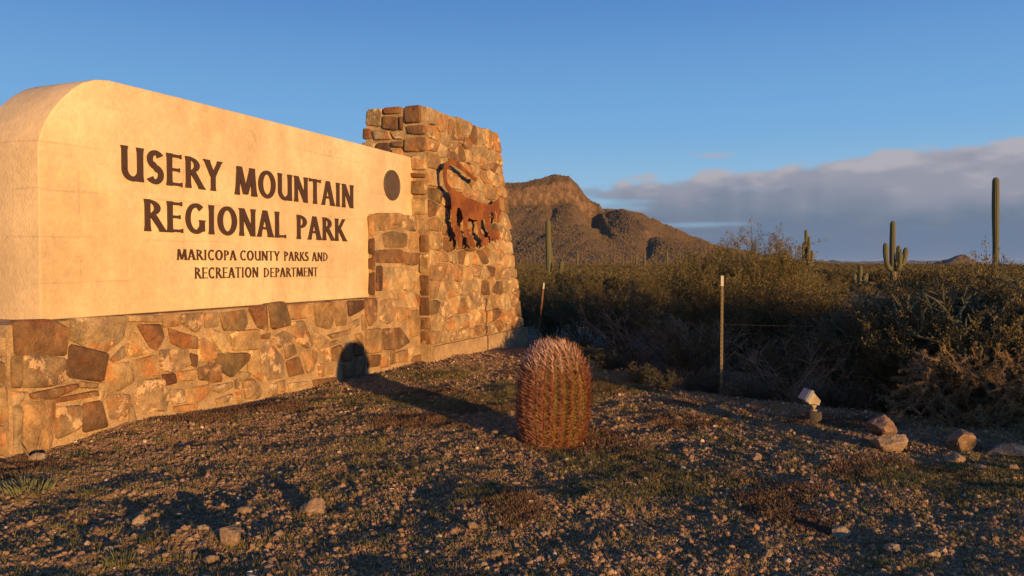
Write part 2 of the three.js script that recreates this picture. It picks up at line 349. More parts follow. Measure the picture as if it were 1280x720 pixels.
const STONES = {
  t: [stoneMat(0.48, 0.335, 0.205, mapPlain), stoneMat(0.44, 0.305, 0.18, mapPlain2)], o: [stoneMat(0.43, 0.262, 0.135, mapPlain), stoneMat(0.46, 0.30, 0.16, mapPlain2)],
  y: [stoneMat(0.56, 0.40, 0.245, mapPlain), stoneMat(0.52, 0.37, 0.22, mapPlain)], b: [stoneMat(0.225, 0.12, 0.06, mapPlain), stoneMat(0.27, 0.15, 0.078, mapPlain2)],
  d: [stoneMat(0.115, 0.058, 0.032, mapPlain2), stoneMat(0.135, 0.07, 0.038, mapPlain)], g: [stoneMat(0.31, 0.2, 0.105, mapPlain2), stoneMat(0.28, 0.18, 0.092, mapPlain)],
  k: [stoneMat(0.19, 0.122, 0.06, mapPlain), stoneMat(0.195, 0.122, 0.062, mapPlain2)], p: [stoneMat(0.34, 0.22, 0.13, mapWhite), stoneMat(0.37, 0.245, 0.15, mapWhite)],
};
const mortarMat = std({ color: lin(0.49, 0.325, 0.168), map: tex(512, (x, y) => { const a = tnoise(x, y, 6, 5, 500), c = tnoise(x, y, 90, 2, 502), k = 0.86 + a * 0.2 + c * 0.2; return [k, k * 0.98, k * 0.95]; }), bumpMap: stoneBump, bumpScale: 0.018, roughness: 1 });
let stoneCount = 0;
function stone(kind, pts, P, parent, bulge = 0.022, grow = 0) {
  const r = rng(7001 + stoneCount * 13), seed = stoneCount++;
  let area = 0; for (let i = 0; i < pts.length; i++) { const [ax, ay] = pts[i], [bx, by] = pts[(i + 1) % pts.length]; area += ax * by - bx * ay; }
  if (area < 0) pts = pts.slice().reverse();
  { let mx = 0, my = 0; for (const p of pts) { mx += p[0] / pts.length; my += p[1] / pts.length; } pts = pts.map(p => { const l = Math.hypot(p[0] - mx, p[1] - my) || 1, k = 1 + grow / l; return [mx + (p[0] - mx) * k, my + (p[1] - my) * k]; }); }
  const ring = []; for (let i = 0; i < pts.length; i++) { const a = pts[i], b = pts[(i + 1) % pts.length], q = 0.06 + 0.07 * r(); ring.push([lerp(a[0], b[0], q), lerp(a[1], b[1], q)], [lerp(a[0], b[0], 1 - q), lerp(a[1], b[1], 1 - q)]); }
  const n = ring.length; let cx = 0, cy = 0; for (const [x, y] of ring) { cx += x / n; cy += y / n; }
  const size = Math.sqrt(Math.abs(area) / 2), tx = (r() - 0.5) * 0.16, ty = (r() - 0.5) * 0.16, prot = bulge * (0.75 + 0.6 * r()), ou = r() * 3, ov = r() * 3;
  const pos = [], uv = [], idx = [], put = (x, y, c) => { const v = P(x, y, c); pos.push(v[0], v[1], v[2]); uv.push(x / 0.9 + ou, y / 0.9 + ov); };
  const face = (x, y) => prot + (x - cx) * tx + (y - cy) * ty + 0.035 * Math.min(1, size * 3) * vnoise(x * 9 + seed, y * 9, seed);
  const inset = (p, d) => { const l = Math.hypot(cx - p[0], cy - p[1]) || 1, k = Math.min(0.6, d / l); return [lerp(p[0], cx, k), lerp(p[1], cy, k)]; };
  for (const p of ring) put(p[0], p[1], -0.05);
  for (const p of ring) { const q = inset(p, 0.004); put(q[0], q[1], Math.max(0.002, face(q[0], q[1]) * 0.55)); }
  for (const p of ring) { const q = inset(p, 0.018 + 0.012 * r()); put(q[0], q[1], Math.max(0.006, face(q[0], q[1]))); }
  for (const p of ring) { const q = [lerp(p[0], cx, 0.5), lerp(p[1], cy, 0.5)]; put(q[0], q[1], Math.max(0.01, face(q[0], q[1]) + 0.004)); }
  put(cx, cy, Math.max(0.01, face(cx, cy) + 0.004));
  for (let k = 0; k < 3; k++) for (let i = 0; i < n; i++) { const a = k * n + i, b = k * n + (i + 1) % n; idx.push(a, b, a + n, b, b + n, a + n); }
  for (let i = 0; i < n; i++) idx.push(3 * n + i, 3 * n + (i + 1) % n, 4 * n);
  const set = STONES[kind]; return mesh('stone', toCreasedNormals(geom(pos, idx, uv), 0.7), set[Math.floor(r() * set.length)], parent);
}
const pairs = a => { const o = []; for (let i = 1; i < a.length; i += 2) o.push([a[i] / 100, a[i + 1] / 100]); return o; };

const sign = thing('park_sign', 'long park entrance sign with tan plaster panel on a rubble stone base and pillar', 'sign', [O.x, 0, O.z], Math.PI / 2 - A22);
// base wall
const quad = (P, as, bs) => { const pos = [], uv = [], idx = []; for (const b of bs) for (const a of as) { pos.push(...P(a, b)); uv.push(a / 0.8, b / 0.8); } const n = as.length; for (let j = 0; j + 1 < bs.length; j++) for (let i = 0; i + 1 < n; i++) { const k = j * n + i; idx.push(k, k + 1, k + n, k + 1, k + n + 1, k + n); } return geom(pos, idx, uv); };
const steps = (a, b, n) => Array.from({ length: n + 1 }, (_, i) => lerp(a, b, i / n));
function core(x0, x1, y0, y1, z0, z1) {      // a slightly uneven masonry core, uv in metres
  const n = (a, b, s) => 0.012 * fbm(a * 5, b * 5, 3, s);
  const gs = [
    quad((a, b) => [a, b, z1 + n(a, b, 1)], steps(x0, x1, Math.ceil((x1 - x0) * 14)), steps(y0, y1, Math.ceil((y1 - y0) * 14))),
    quad((a, b) => [x0 + n(a, b, 2), b, a], steps(z0, z1, Math.ceil((z1 - z0) * 10)), steps(y0, y1, Math.ceil((y1 - y0) * 14))),
    quad((a, b) => [x1, b, -a], steps(-z1, -z0, 2), steps(y0, y1, 2)), quad((a, b) => [-a, b, z0], steps(-x1, -x0, 2), steps(y0, y1, 2)),
    quad((a, b) => [a, y1 + n(a, b, 3), -b], steps(x0, x1, Math.ceil((x1 - x0) * 10)), steps(-z1, -z0, 6)),
  ];
  return mergeGeometries(gs);
}
const base = mesh('stone_base', core(0.05, 6.97, -0.5, 1.11, -1.25, -0.012), mortarMat, sign);
for (const s of BASE_STONES) stone(s[0], pairs(s), (a, b, c) => [a, b, c - 0.012], base, 0.032, 0.019);
// courses on the end of the base that turns the corner
{
  const r = rng(91), kinds = 'todbtgbo';
  for (let y = 0.02; y < 1.0;) { const h = 0.2 + 0.12 * r(), y1 = Math.min(1.09, y + h); let x = -0.02; while (x > -1.15) { const w = 0.2 + 0.25 * r(), j = () => (r() - 0.5) * 0.03; stone(kinds[Math.floor(r() * 8)], [[x - w + 0.015 + j(), y + 0.012], [x - 0.012 + j() * 0.4, y + 0.012 + j()], [x - 0.012 + j() * 0.4, y1 - 0.01], [x - w + 0.015 + j(), y1 - 0.01 + j() * 0.5]], (a, b, c) => [0.05 - c, b, a], base, 0.03); x -= w; } y = y1; }
}
// the step where the base climbs to the pillar
const stepPart = mesh('stone_step', core(5.6, 6.96, 1.112, 2.34, -0.45, -0.014), mortarMat, sign);
for (const s of STEP_STONES) stone(s[0], pairs(s), (a, b, c) => [a, b, c - 0.014], stepPart, 0.026, 0.012);
for (let i = 0, y = 1.14; i < 4; i++) { const h = [0.36, 0.2, 0.26, 0.32][i]; stone('dbdo'[i], [[-0.125, y + 0.02], [-0.02, y], [-0.02, y + h], [-0.125, y + h - 0.02]], (a, b, c) => [5.6 - c, b, a], stepPart, 0.02); y += h + 0.02; }
for (let i = 0, x = 5.62; i < 4; i++) { const w = [0.3, 0.34, 0.28, 0.3][i]; stone('otbo'[i], [[x, 0.05], [x + w, 0.04], [x + w, 0.3], [x, 0.28]], (a, b, c) => [a, 2.34 + c, -b], stepPart, 0.02); x += w + 0.02; }
// pillar
const pNear = v => 6.93 - 0.0 * v, pFar = v => 9.92 + 1.22 * Math.pow(clamp(1 - v / 4.2), 1.15), pFront = v => 0.205 - 0.022 * v, pBack = v => -1.12 + 0.03 * v, PT = 4.16;
const pillarGeo = mergeGeometries([
  quad((a, b) => [lerp(pNear(b), pFar(b), a), b, pFront(b) + 0.01 * fbm(a * 20, b * 5, 3, 8)], steps(0, 1, 46), steps(-0.6, PT, 60)),
  quad((a, b) => [pNear(b) + 0.008 * fbm(a * 12, b * 5, 3, 9), b, lerp(pBack(b), pFront(b), a)], steps(0, 1, 16), steps(-0.6, PT, 60)),
  quad((a, b) => [pFar(b), b, lerp(pFront(b), pBack(b), a)], steps(0, 1, 6), steps(-0.6, PT, 20)),
  quad((a, b) => [lerp(pFar(b), pNear(b), a), b, pBack(b)], steps(0, 1, 10), steps(-0.6, PT, 20)),
  quad((a, b) => [lerp(pNear(PT), pFar(PT), a), PT + 0.01 * fbm(a * 9, b * 5, 3, 10), lerp(pFront(PT), pBack(PT), b)], steps(0, 1, 30), steps(0, 1, 10)),
].map(g => { const c = g.attributes.position, u = g.attributes.uv; for (let i = 0; i < c.count; i++) u.setXY(i, (c.getX(i) + c.getZ(i)) / 0.8, (c.getY(i)) / 0.8); return g; }));
const pillar = mesh('stone_pillar', pillarGeo, mortarMat, sign);
for (const s of PILLAR_END_STONES) stone(s[0], pairs(s).map(([a, b]) => [Math.min(a, pFront(b) - 0.004), Math.min(b, PT + 0.03)]), (a, b, c) => [pNear(b) - c, b, a], pillar, 0.045);
{
  const r = rng(4242), kinds = 'oytotbogtyotbotkpyopotyt', pick = () => kinds[Math.floor(r() * kinds.length)], P = (a, b, c) => [a, b, pFront(b) + c];
  // irregular rubble: cells between scattered stone centres, drawn back from one another by the width of the joints
  const seeds = [];
  for (let y = 0.36, row = 0; y < PT + 0.05; row++) { const h = 0.2 + 0.1 * r(); for (let x = pNear(y) + 0.08; x < pFar(y) + 0.05;) { const w = 0.2 + 0.36 * r() * (0.4 + r()); seeds.push([x + w * 0.4 + (r() - 0.5) * 0.06, y + (r() - 0.5) * h * 0.75, (r() - 0.5) * 0.018]); x += w; } y += h; }
  const clip = (poly, nx, ny, d) => { const o = []; for (let i = 0; i < poly.length; i++) { const A = poly[i], B = poly[(i + 1) % poly.length], da = A[0] * nx + A[1] * ny - d, db = B[0] * nx + B[1] * ny - d; if (da <= 0) o.push(A); if ((da < 0) !== (db < 0)) { const t = da / (da - db); o.push([lerp(A[0], B[0], t), lerp(A[1], B[1], t)]); } } return o; };
  seeds.forEach(([sx, sy, wt], i) => {
    let poly = [[sx - 0.34, sy - 0.24], [sx + 0.34, sy - 0.24], [sx + 0.34, sy + 0.24], [sx - 0.34, sy + 0.24]];
    seeds.forEach(([ox, oy, wo], k) => { if (k === i || Math.abs(ox - sx) > 0.9 || Math.abs(oy - sy) > 0.7 || !poly.length) return; const dx = ox - sx, dy = (oy - sy) * 1.7, l = Math.hypot(dx, dy), nx = dx / l, ny = dy * 1.7 / l, m = Math.hypot(nx, ny); const mid = ((sx + ox) / 2) * nx + ((sy + oy) / 2) * ny + (wt - wo) * m; poly = clip(poly, nx / m, ny / m, mid / m - 0.0075); });
    const f0 = pFar(sy), sl = (pFar(sy + 0.1) - pFar(sy - 0.1)) / 0.2, m = Math.hypot(1, sl);
    poly = clip(poly, -1, 0, -(6.936)); poly = clip(poly, 0, -1, -0.285); poly = clip(poly, 0, 1, PT + 0.02 + 0.03 * vnoise(sx * 3, 1, 5)); poly = clip(poly, 1 / m, -sl / m, (f0 + 0.03 - sl * sy) / m);
    // very short edges are dropped
    poly = poly.filter((p, k) => { const n = poly[(k + 1) % poly.length]; return Math.hypot(p[0] - n[0], p[1] - n[1]) > 0.02; });
    let ar = 0; poly.forEach((p, k) => { const n = poly[(k + 1) % poly.length]; ar += p[0] * n[1] - n[0] * p[1]; }); if (poly.length < 3 || ar / 2 < 0.006) return;
    stone(pick(), poly, P, pillar, 0.026);
  });
  // quoins that turn the near corner below the plaster's top, then the strip of end face in front of the base
  for (let i = 0, v = 0.3; i < 6; i++) { const h = [0.22, 0.2, 0.3, 0.34, 0.32, 0.28][i]; stone('bbdbob'[i], [[0.01, v], [pFront(v) - 0.006, v], [pFront(v + h) - 0.006, v + h], [0.01, v + h]], (a, b, c) => [pNear(b) - c, b, a], pillar, 0.02); v += h + 0.025; }
  // far end and top courses
  for (let v = 0.3; v < PT - 0.1;) { const h = 0.26 + 0.12 * r(), v1 = Math.min(PT, v + h); let z = 0.0; while (z < 1.2) { const w = 0.25 + 0.25 * r(); if (z + w > 1.28) break; const f = a => pFront(v) - a; stone(pick(), [[z + 0.012, v + 0.01], [z + w - 0.012, v + 0.01], [z + w - 0.012, v1 - 0.01], [z + 0.012, v1 - 0.01]], (a, b, c) => [pFar(b) + c, b, f(a)], pillar, 0.03); z += w; } v = v1; }
}
// footing under the pillar
mesh('footing', mergeGeometries([quad((a, b) => [a, b, 0.262 + 0.006 * fbm(a * 4, b * 4, 3, 15)], steps(6.95, 11.22, 50), steps(-0.6, 0.27, 6)), quad((a, b) => [a, 0.27, 0.262 - b * 0.1], steps(6.95, 11.22, 4), [0, 1]), quad((a, b) => [11.22, b, 0.262 - a], steps(0, 1.3, 4), steps(-0.6, 0.27, 4)), quad((a, b) => [6.95, b, a], steps(-0.05, 0.262, 3), steps(-0.6, 0.27, 4))]), mortarMat, sign);

// plaster panel
const plasterMap = tex(1024, (x, y) => {
  const X = x * 7, Y = y * 7, a = fbm(X * 1.3, Y * 1.3, 5, 600), b = fbm(X * 5, Y * 5, 4, 601), st = fbm(X * 6, Y * 0.7, 4, 602), c = fbm(X * 30, Y * 30, 2, 604);
  let k = 0.87 + a * 0.09 + b * 0.05 + c * 0.05 + st * 0.05, g = 1, bl = 1;
  const w = 0.02 * fbm(X * 2, Y * 2, 3, 610), row = Math.floor((Y + w) / 0.41), fy = Math.abs(((Y + w) / 0.41) % 1 - 0.5) * 0.41, fx = Math.abs((((X + w) / 0.82 + (row % 2) * 0.5) % 1) - 0.5) * 0.82;
  const line = Math.max(1 - fy / 0.012, 1 - fx / 0.012, 0) * sstep(-0.15, 0.25, fbm(X * 1.6, Y * 1.6, 3, 611)); k -= line * 0.075;
  const crack = 1 - clamp(Math.abs(fbm(X * 0.8 + 0.3 * b, Y * 0.8, 4, 620)) / 0.007); k -= 0.11 * crack * sstep(0.0, 0.3, fbm(X * 0.5, Y * 0.5, 2, 621));
  const spot = sstep(0.36, 0.42, vnoise(X * 9, Y * 9, 630) * 0.5) ; k -= spot * 0.02;
  return [k, k * (0.985 + 0.02 * a), k * (0.955 + 0.05 * a)];
});
const plasterBump = tex(512, (x, y) => { const v = 0.5 + tnoise(x, y, 10, 5, 640) * 0.4 + tnoise(x, y, 120, 2, 641) * 0.25; return [v, v, v]; }, false); plasterBump.repeat.set(4, 4);
const plaster = std({ color: lin(0.85, 0.63, 0.375), map: plasterMap, bumpMap: plasterBump, bumpScale: 0.008, roughness: 0.92 });
const FACE = -0.13;
const panelShape = new THREE.Shape();
{ const e = [[0.435, 1.118], [0.437, 2.55], [0.445, 2.66], [0.47, 2.74], [0.51, 2.84], [0.58, 2.95], [0.67, 3.065], [0.77, 3.165], [0.89, 3.255], [1.02, 3.31], [1.16, 3.335], [2, 3.345], [4, 3.35], [6.95, 3.35], [6.95, 1.118]]; e.forEach((p, i) => i ? panelShape.lineTo(p[0], p[1]) : panelShape.moveTo(p[0], p[1])); }
let pg = new THREE.ExtrudeGeometry(panelShape, { depth: 0.76, bevelEnabled: true, bevelThickness: 0.02, bevelSize: 0.02, bevelOffset: -0.02, bevelSegments: 3, curveSegments: 6 });
pg.translate(0, 0, FACE - 0.78);
{ const p = pg.attributes.position, n = pg.attributes.normal, u = pg.attributes.uv; for (let i = 0; i < p.count; i++) { if (Math.abs(n.getZ(i)) > 0.6) u.setXY(i, p.getX(i) / 7, p.getY(i) / 7); else if (Math.abs(n.getY(i)) > 0.7) u.setXY(i, p.getX(i) / 7, p.getZ(i) / 7); else u.setXY(i, p.getZ(i) / 7 + 0.3, p.getY(i) / 7); } }
const panel = mesh('plaster_panel', toCreasedNormals(pg, 0.5), plaster, sign); panel.userData.label = 'tan plaster panel with a rounded shoulder and dark lettering';

// lettering: flared capitals, cap height 1
function bar(x0, y0, x1, y1, w0, w1 = w0, f0 = 0.3, f1 = 0.3, horizontal = false) {
  const L = [], R = [], N = 12;
  for (let i = 0; i <= N; i++) {
    const t = i / N, w = lerp(w0, w1, t) * (1 + f0 * Math.exp(-((t / 0.1) ** 2)) + f1 * Math.exp(-(((1 - t) / 0.1) ** 2))) / 2, x = lerp(x0, x1, t), y = lerp(y0, y1, t);
    if (horizontal) { L.push([x, y + w]); R.push([x, y - w]); } else { L.push([x - w, y]); R.push([x + w, y]); }
  }
  return L.concat(R.reverse());
}
function arc(cx, cy, rx, ry, a0, a1, wv, wh, taper = 0) {
  const I = [], U = [], N = 22;
  for (let i = 0; i <= N; i++) { const t = i / N, a = lerp(a0, a1, t) * Math.PI / 180, c = Math.cos(a), s = Math.sin(a), k = 1 + taper * Math.exp(-(((Math.min(t, 1 - t)) / 0.09) ** 2)), hx = wv / 2 * k, hy = wh / 2 * k; U.push([cx + (rx + hx) * c, cy + (ry + hy) * s]); I.push([cx + (rx - hx) * c, cy + (ry - hy) * s]); }
  return U.concat(I.reverse());
}
let S = 0.162, T = 0.085;
const stem = x => bar(x, 0, x, 1, S, S, 0.32, 0.32);
const GLYPHS = {
  I: [0.36, () => [stem(0.18)]], L: [0.62, () => [stem(0.16), bar(0.16, 0.06, 0.6, 0.06, T, T, 0, 0.75, true)]],
  E: [0.64, () => [stem(0.16), bar(0.16, 0.06, 0.61, 0.06, T, T, 0, 0.75, true), bar(0.16, 0.51, 0.52, 0.51, T, T, 0, 0.6, true), bar(0.16, 0.94, 0.58, 0.94, T, T, 0, 0.7, true)]],
  T: [0.66, () => [stem(0.33), bar(0.01, 0.94, 0.65, 0.94, T, T, 0.7, 0.7, true)]],
  U: [0.8, () => [bar(0.15, 0.34, 0.15, 1, S, S, 0, 0.32), arc(0.4, 0.33, 0.25, 0.27, 180, 360, S, 0.14), bar(0.65, 0, 0.65, 1, 0.17, 0.17, 0.3, 0.32)]],
  O: [0.86, () => [{ ring: [0.43, 0.5, 0.4, 0.515, 0.205, 0.375] }]],
  C: [0.72, () => [arc(0.42, 0.5, 0.3, 0.445, 48, 312, S, 0.14, 0.35)]],
  G: [0.8, () => [arc(0.42, 0.5, 0.3, 0.445, 48, 318, S, 0.14, 0.3), bar(0.66, 0.08, 0.66, 0.46, 0.18, 0.18, 0, 0.35)]],
  D: [0.78, () => [stem(0.16), arc(0.2, 0.5, 0.45, 0.435, 90, -90, S, T)]],
  S: [0.6, () => [arc(0.31, 0.735, 0.18, 0.205, 28, 262, 0.17, 0.15, 0.3), arc(0.3, 0.275, 0.2, 0.215, 100, -150, 0.17, 0.15, 0.3), bar(0.17, 0.66, 0.44, 0.35, 0.2, 0.2, 0, 0)]],
  P: [0.62, () => [stem(0.16), arc(0.2, 0.72, 0.3, 0.225, 90, -90, 0.19, T)]],
  R: [0.72, () => [stem(0.16), arc(0.2, 0.735, 0.29, 0.21, 90, -90, 0.19, T), bar(0.7, 0, 0.33, 0.52, 0.2, 0.22, 0.3, 0)]],
  K: [0.72, () => [stem(0.16), bar(0.25, 0.46, 0.62, 1, 0.15, 0.15, 0, 0.3), bar(0.7, 0, 0.3, 0.56, 0.21, 0.21, 0.3, 0)]],
  Y: [0.74, () => [bar(0.37, 0.46, 0.1, 1, 0.2, 0.2, 0, 0.3), bar(0.37, 0.46, 0.66, 1, 0.16, 0.16, 0, 0.3), bar(0.37, 0, 0.37, 0.5, S, S, 0.32, 0)]],
  A: [0.76, () => [bar(0.09, 0, 0.36, 1, 0.14, 0.16, 0.4, 0), bar(0.66, 0, 0.37, 1, 0.22, 0.2, 0.3, 0), bar(0.18, 0.33, 0.55, 0.33, T, T, 0, 0, true)]],
  N: [0.8, () => [bar(0.14, 0, 0.14, 1, 0.15, 0.15, 0.4, 0.1), bar(0.13, 1, 0.66, 0, 0.21, 0.21, 0.1, 0), bar(0.66, 0, 0.66, 1, 0.15, 0.15, 0.1, 0.4)]],
  M: [1.0, () => [bar(0.12, 0, 0.2, 1, 0.15, 0.15, 0.4, 0.2), bar(0.22, 1, 0.48, 0.04, 0.2, 0.18, 0, 0), bar(0.78, 1, 0.5, 0.04, 0.17, 0.17, 0, 0), bar(0.88, 0, 0.78, 1, 0.2, 0.2, 0.3, 0.15)]],
};
const bronze = std({ color: lin(0.07, 0.032, 0.013), roughness: 0.6, metalness: 0.15, bumpMap: stoneBump, bumpScale: 0.001 });
const glyphCache = {};
function glyphGeo(ch, sx, h, depth) {
  const key = ch + h + sx.toFixed(3); if (glyphCache[key]) return glyphCache[key];
  const gs = GLYPHS[ch][1]().map((g, i) => {
    let sh; if (g.ring) { const [cx, cy, ro, so, ri, si] = g.ring; sh = new THREE.Shape(); sh.absellipse(cx * sx, cy * h, ro * sx, so * h, 0, Math.PI * 2); const hole = new THREE.Path(); hole.absellipse(cx * sx, cy * h, ri * sx, si * h, 0, Math.PI * 2, true); sh.holes.push(hole); }
    else sh = new THREE.Shape(g.map(([x, y]) => new THREE.Vector2(x * sx, y * h)));
    const e = new THREE.ExtrudeGeometry(sh, { depth: depth + i * 0.0007, bevelEnabled: false, curveSegments: 20 }); return e;
  });
  return glyphCache[key] = mergeGeometries(gs);
}
for (const [word, u0, u1, v, h, depth] of [['USERY', 1.255, 2.625, 2.415, 0.33, 0.024], ['MOUNTAIN', 2.8, 5.23, 2.405, 0.325, 0.024], ['REGIONAL', 1.515, 3.725, 1.935, 0.318, 0.024], ['PARK', 3.9, 5.015, 1.93, 0.308, 0.024], ['MARICOPA', 1.945, 2.835, 1.65, 0.115, 0.012], ['COUNTY', 2.885, 3.595, 1.65, 0.117, 0.012], ['PARKS', 3.665, 4.175, 1.65, 0.118, 0.012], ['AND', 4.235, 4.595, 1.648, 0.119, 0.012], ['RECREATION', 2.185, 3.205, 1.45, 0.123, 0.012], ['DEPARTMENT', 3.285, 4.365, 1.448, 0.118, 0.012]]) {
  S = h > 0.2 ? 0.162 : 0.145; T = h > 0.2 ? 0.085 : 0.075;
  let total = 0; for (const ch of word) total += GLYPHS[ch][0] + 0.05; const sx = (u1 - u0) / total; let x = u0;
  for (const ch of word) { const m = mesh('letter', glyphGeo(ch, sx, h, depth), bronze, panel); m.position.set(x, v, FACE - 0.004); x += (GLYPHS[ch][0] + 0.05) * sx; }
}
// bronze seal
{
  const sealMat = std({ color: lin(0.11, 0.07, 0.045), roughness: 0.55, metalness: 0.2, bumpMap: stoneBump, bumpScale: 0.004 });
  const pr = [[0.0, 0.016], [0.15, 0.016], [0.155, 0.02], [0.165, 0.02], [0.17, 0.015], [0.205, 0.015], [0.21, 0.024], [0.225, 0.026], [0.236, 0.02], [0.238, -0.02]];
  const g = new THREE.LatheGeometry(pr.map(p => new THREE.Vector2(p[0], p[1])), 48); g.rotateX(Math.PI / 2);
  const seal = mesh('seal', g, sealMat, panel); seal.position.set(6.27, 2.835, FACE + 0.002); seal.userData.label = 'round dark bronze seal';
  const rel = []; for (let i = 0; i < 44; i++) { const b = new THREE.BoxGeometry(0.008, 0.022, 0.006); b.translate(0, 0.188, 0.017); b.rotateZ(i / 44 * Math.PI * 2); rel.push(b); }
  for (let i = 0; i < 5; i++) { const b = new THREE.BoxGeometry(0.16 - Math.abs(i - 2) * 0.03, 0.012, 0.007); b.translate(0.005 * i, -0.07 + i * 0.032, 0.018); rel.push(b); }
  mesh('relief', mergeGeometries(rel), sealMat, panel).position.copy(seal.position);
}
// ---------- steel animal on the pillar ----------
{
  const cat = thing('steel_cutout_sculpture', 'rusty steel cutout of a long-tailed four-legged animal hung on the stone pillar', 'sculpture', [O.x, 0, O.z], Math.PI / 2 - A22);
  const pts = []; for (let i = 0; i < CAT_OUTLINE.length; i += 2) pts.push(new THREE.Vector2(CAT_OUTLINE[i] / 1000, CAT_OUTLINE[i + 1] / 1000));
  const sh = new THREE.Shape(pts);
  const cut = (u, v, a, b) => { const h = new THREE.Path(); h.absellipse(u, v, a, b, 0, Math.PI * 2, true); sh.holes.push(h); };
  const g = new THREE.ExtrudeGeometry(sh, { depth: 0.012, bevelEnabled: false, curveSegments: 8 }); g.translate(0, 0, 0.352);
  const rust = std({ color: lin(0.56, 0.5, 0.44), roughness: 0.8, metalness: 0.1, map: tex(512, (x, y) => { const a = tnoise(x, y, 5, 5, 700), b = tnoise(x, y, 40, 3, 701), t = sstep(-0.25, 0.3, a); return [0.58 + 0.12 * t + b * 0.1, 0.33 + 0.1 * t + b * 0.1, 0.10 + 0.05 * t + b * 0.06]; }), bumpMap: stoneBump, bumpScale: 0.003 });
  mesh('plate', g, rust, cat);
  for (const [u, v] of [[7.75, 2.75], [8.6, 2.55], [9.1, 2.5], [7.35, 3.2]]) { const r = new THREE.CylinderGeometry(0.014, 0.014, 0.25, 8); r.rotateX(Math.PI / 2); r.translate(u, v, 0.23); mesh('standoff', r, rust, cat); }
}

// ---------- barrel cactus ----------
{
  const [cx, cz] = [0.365, -6.97], gy = groundHeight(cx, cz) - 0.02, R = rng(55), ribs = 23, Hc = 0.95;
  const cac = thing('barrel_cactus', 'stout red-spined barrel cactus standing alone on the gravel in front of the sign', 'cactus', [cx, gy, cz]); cac.rotation.z = -0.02;
  const prof = t => 0.305 * Math.pow(clamp(1 - Math.pow(clamp((t - 0.4) / 0.612), 2.9)), 0.5) * (0.8 + 0.2 * sstep(-0.05, 0.36, t));
  const rib = (a, t) => (1 + 0.025 * vnoise(Math.cos(a) * 2.5, Math.sin(a) * 2.5, t * 4)) - 0.17 * (0.5 - 0.5 * Math.cos(a * ribs)) ** 0.8 * sstep(1.01, 0.9, t);
  const pos = [], uv = [], idx = [], nA = ribs * 6, nT = 44;
  for (let j = 0; j <= nT; j++) { const t = j / nT, r = prof(t); for (let i = 0; i <= nA; i++) { const a = i / nA * Math.PI * 2, q = r * rib(a, t); pos.push(Math.cos(a) * q, t * Hc - 0.03, Math.sin(a) * q); uv.push(a * 0.5, t); } }
  for (let j = 0; j < nT; j++) for (let i = 0; i < nA; i++) { const a = j * (nA + 1) + i; idx.push(a, a + nA + 1, a + 1, a + 1, a + nA + 1, a + nA + 2); }
  const skin = std({ color: lin(1, 1, 1), roughness: 0.7, map: tex(256, (x, y) => { const n = tnoise(x, y, 12, 4, 720), dry = sstep(-0.2, 0.5, tnoise(x, y, 5, 3, 722)); return [0.42 + 0.12 * dry + n * 0.14, 0.385 + 0.03 * dry + n * 0.14, 0.15 + n * 0.06]; }) });
  mesh('body', geom(pos, idx, uv), skin, cac);
  const sp = [[], [], []], v = new THREE.Vector3(), nrm = new THREE.Vector3(), tan = new THREE.Vector3(), up = new THREE.Vector3();
  const spine = (o, d, bend, len, rad, which) => {
    const s = new THREE.Vector3(0.3, 0.8, 0.5).cross(d).normalize(), b = new THREE.Vector3().crossVectors(d, s), P = sp[which], ring = (c, r) => [0, 1, 2].map(k => c.clone().addScaledVector(s, Math.cos(k * 2.094) * r).addScaledVector(b, Math.sin(k * 2.094) * r));
    const c1 = o.clone().addScaledVector(d, len * 0.55).addScaledVector(bend, len * 0.08), c2 = o.clone().addScaledVector(d, len).addScaledVector(bend, len * 0.34), A = ring(o, rad), B = ring(c1, rad * 0.75);
    for (let k = 0; k < 3; k++) { const l = (k + 1) % 3; for (const q of [A[k], A[l], B[k], A[l], B[l], B[k], B[k], B[l], c2]) P.push(q.x, q.y, q.z); }
  };
  for (let k = 0; k < ribs; k++) {
    const a = k / ribs * Math.PI * 2, n = 29;
    for (let j = 0; j < n; j++) {
      const t = Math.pow((j + 0.35 + 0.3 * R()) / n, 0.9) * 1.0, r = prof(Math.min(t, 0.995)), r2 = prof(Math.min(t + 0.01, 0.999));
      const o = new THREE.Vector3(Math.cos(a) * r, t * Hc - 0.03, Math.sin(a) * r); if (o.y < 0.02) continue;
      nrm.set(Math.cos(a), clamp((r - r2) / (0.01 * Hc), 0, 4), Math.sin(a)).normalize(); tan.set(-Math.sin(a), 0, Math.cos(a)); up.crossVectors(nrm, tan).normalize(); if (up.y < 0) up.negate();
      for (let m = 0; m < 13; m++) {
        const ph = m / 13 * Math.PI * 2 + R() * 0.5, lift = m < 3 ? 1.1 : 0.35 + 0.3 * R(), len = (m < 3 ? 0.09 : 0.065) * (0.6 + 0.8 * R());
        const d = new THREE.Vector3().addScaledVector(nrm, lift).addScaledVector(tan, Math.cos(ph) * 1.15).addScaledVector(up, Math.sin(ph) * 0.9 + 0.2).normalize();
        const bend = new THREE.Vector3().addScaledVector(tan, (R() - 0.5)).addScaledVector(up, R() - 0.3).addScaledVector(nrm, -0.4);
        const young = sstep(0.66, 0.92, t + (R() - 0.5) * 0.2); spine(o, d, bend, len, m < 3 ? 0.0036 : 0.0024, R() < young ? (R() < 0.75 ? 2 : 1) : (R() < 0.62 ? 0 : 1));
      }
    }
  }
  const cols = [[0.165, 0.045, 0.021], [0.26, 0.095, 0.043], [0.42, 0.245, 0.165]], nm = ['red_spines', 'tan_spines', 'pale_spines'];
  sp.forEach((p, i) => { const m = mesh(nm[i], geom(p), std({ color: lin(...cols[i]), roughness: 0.6 }), cac); m.userData.kind = 'stuff'; });
}

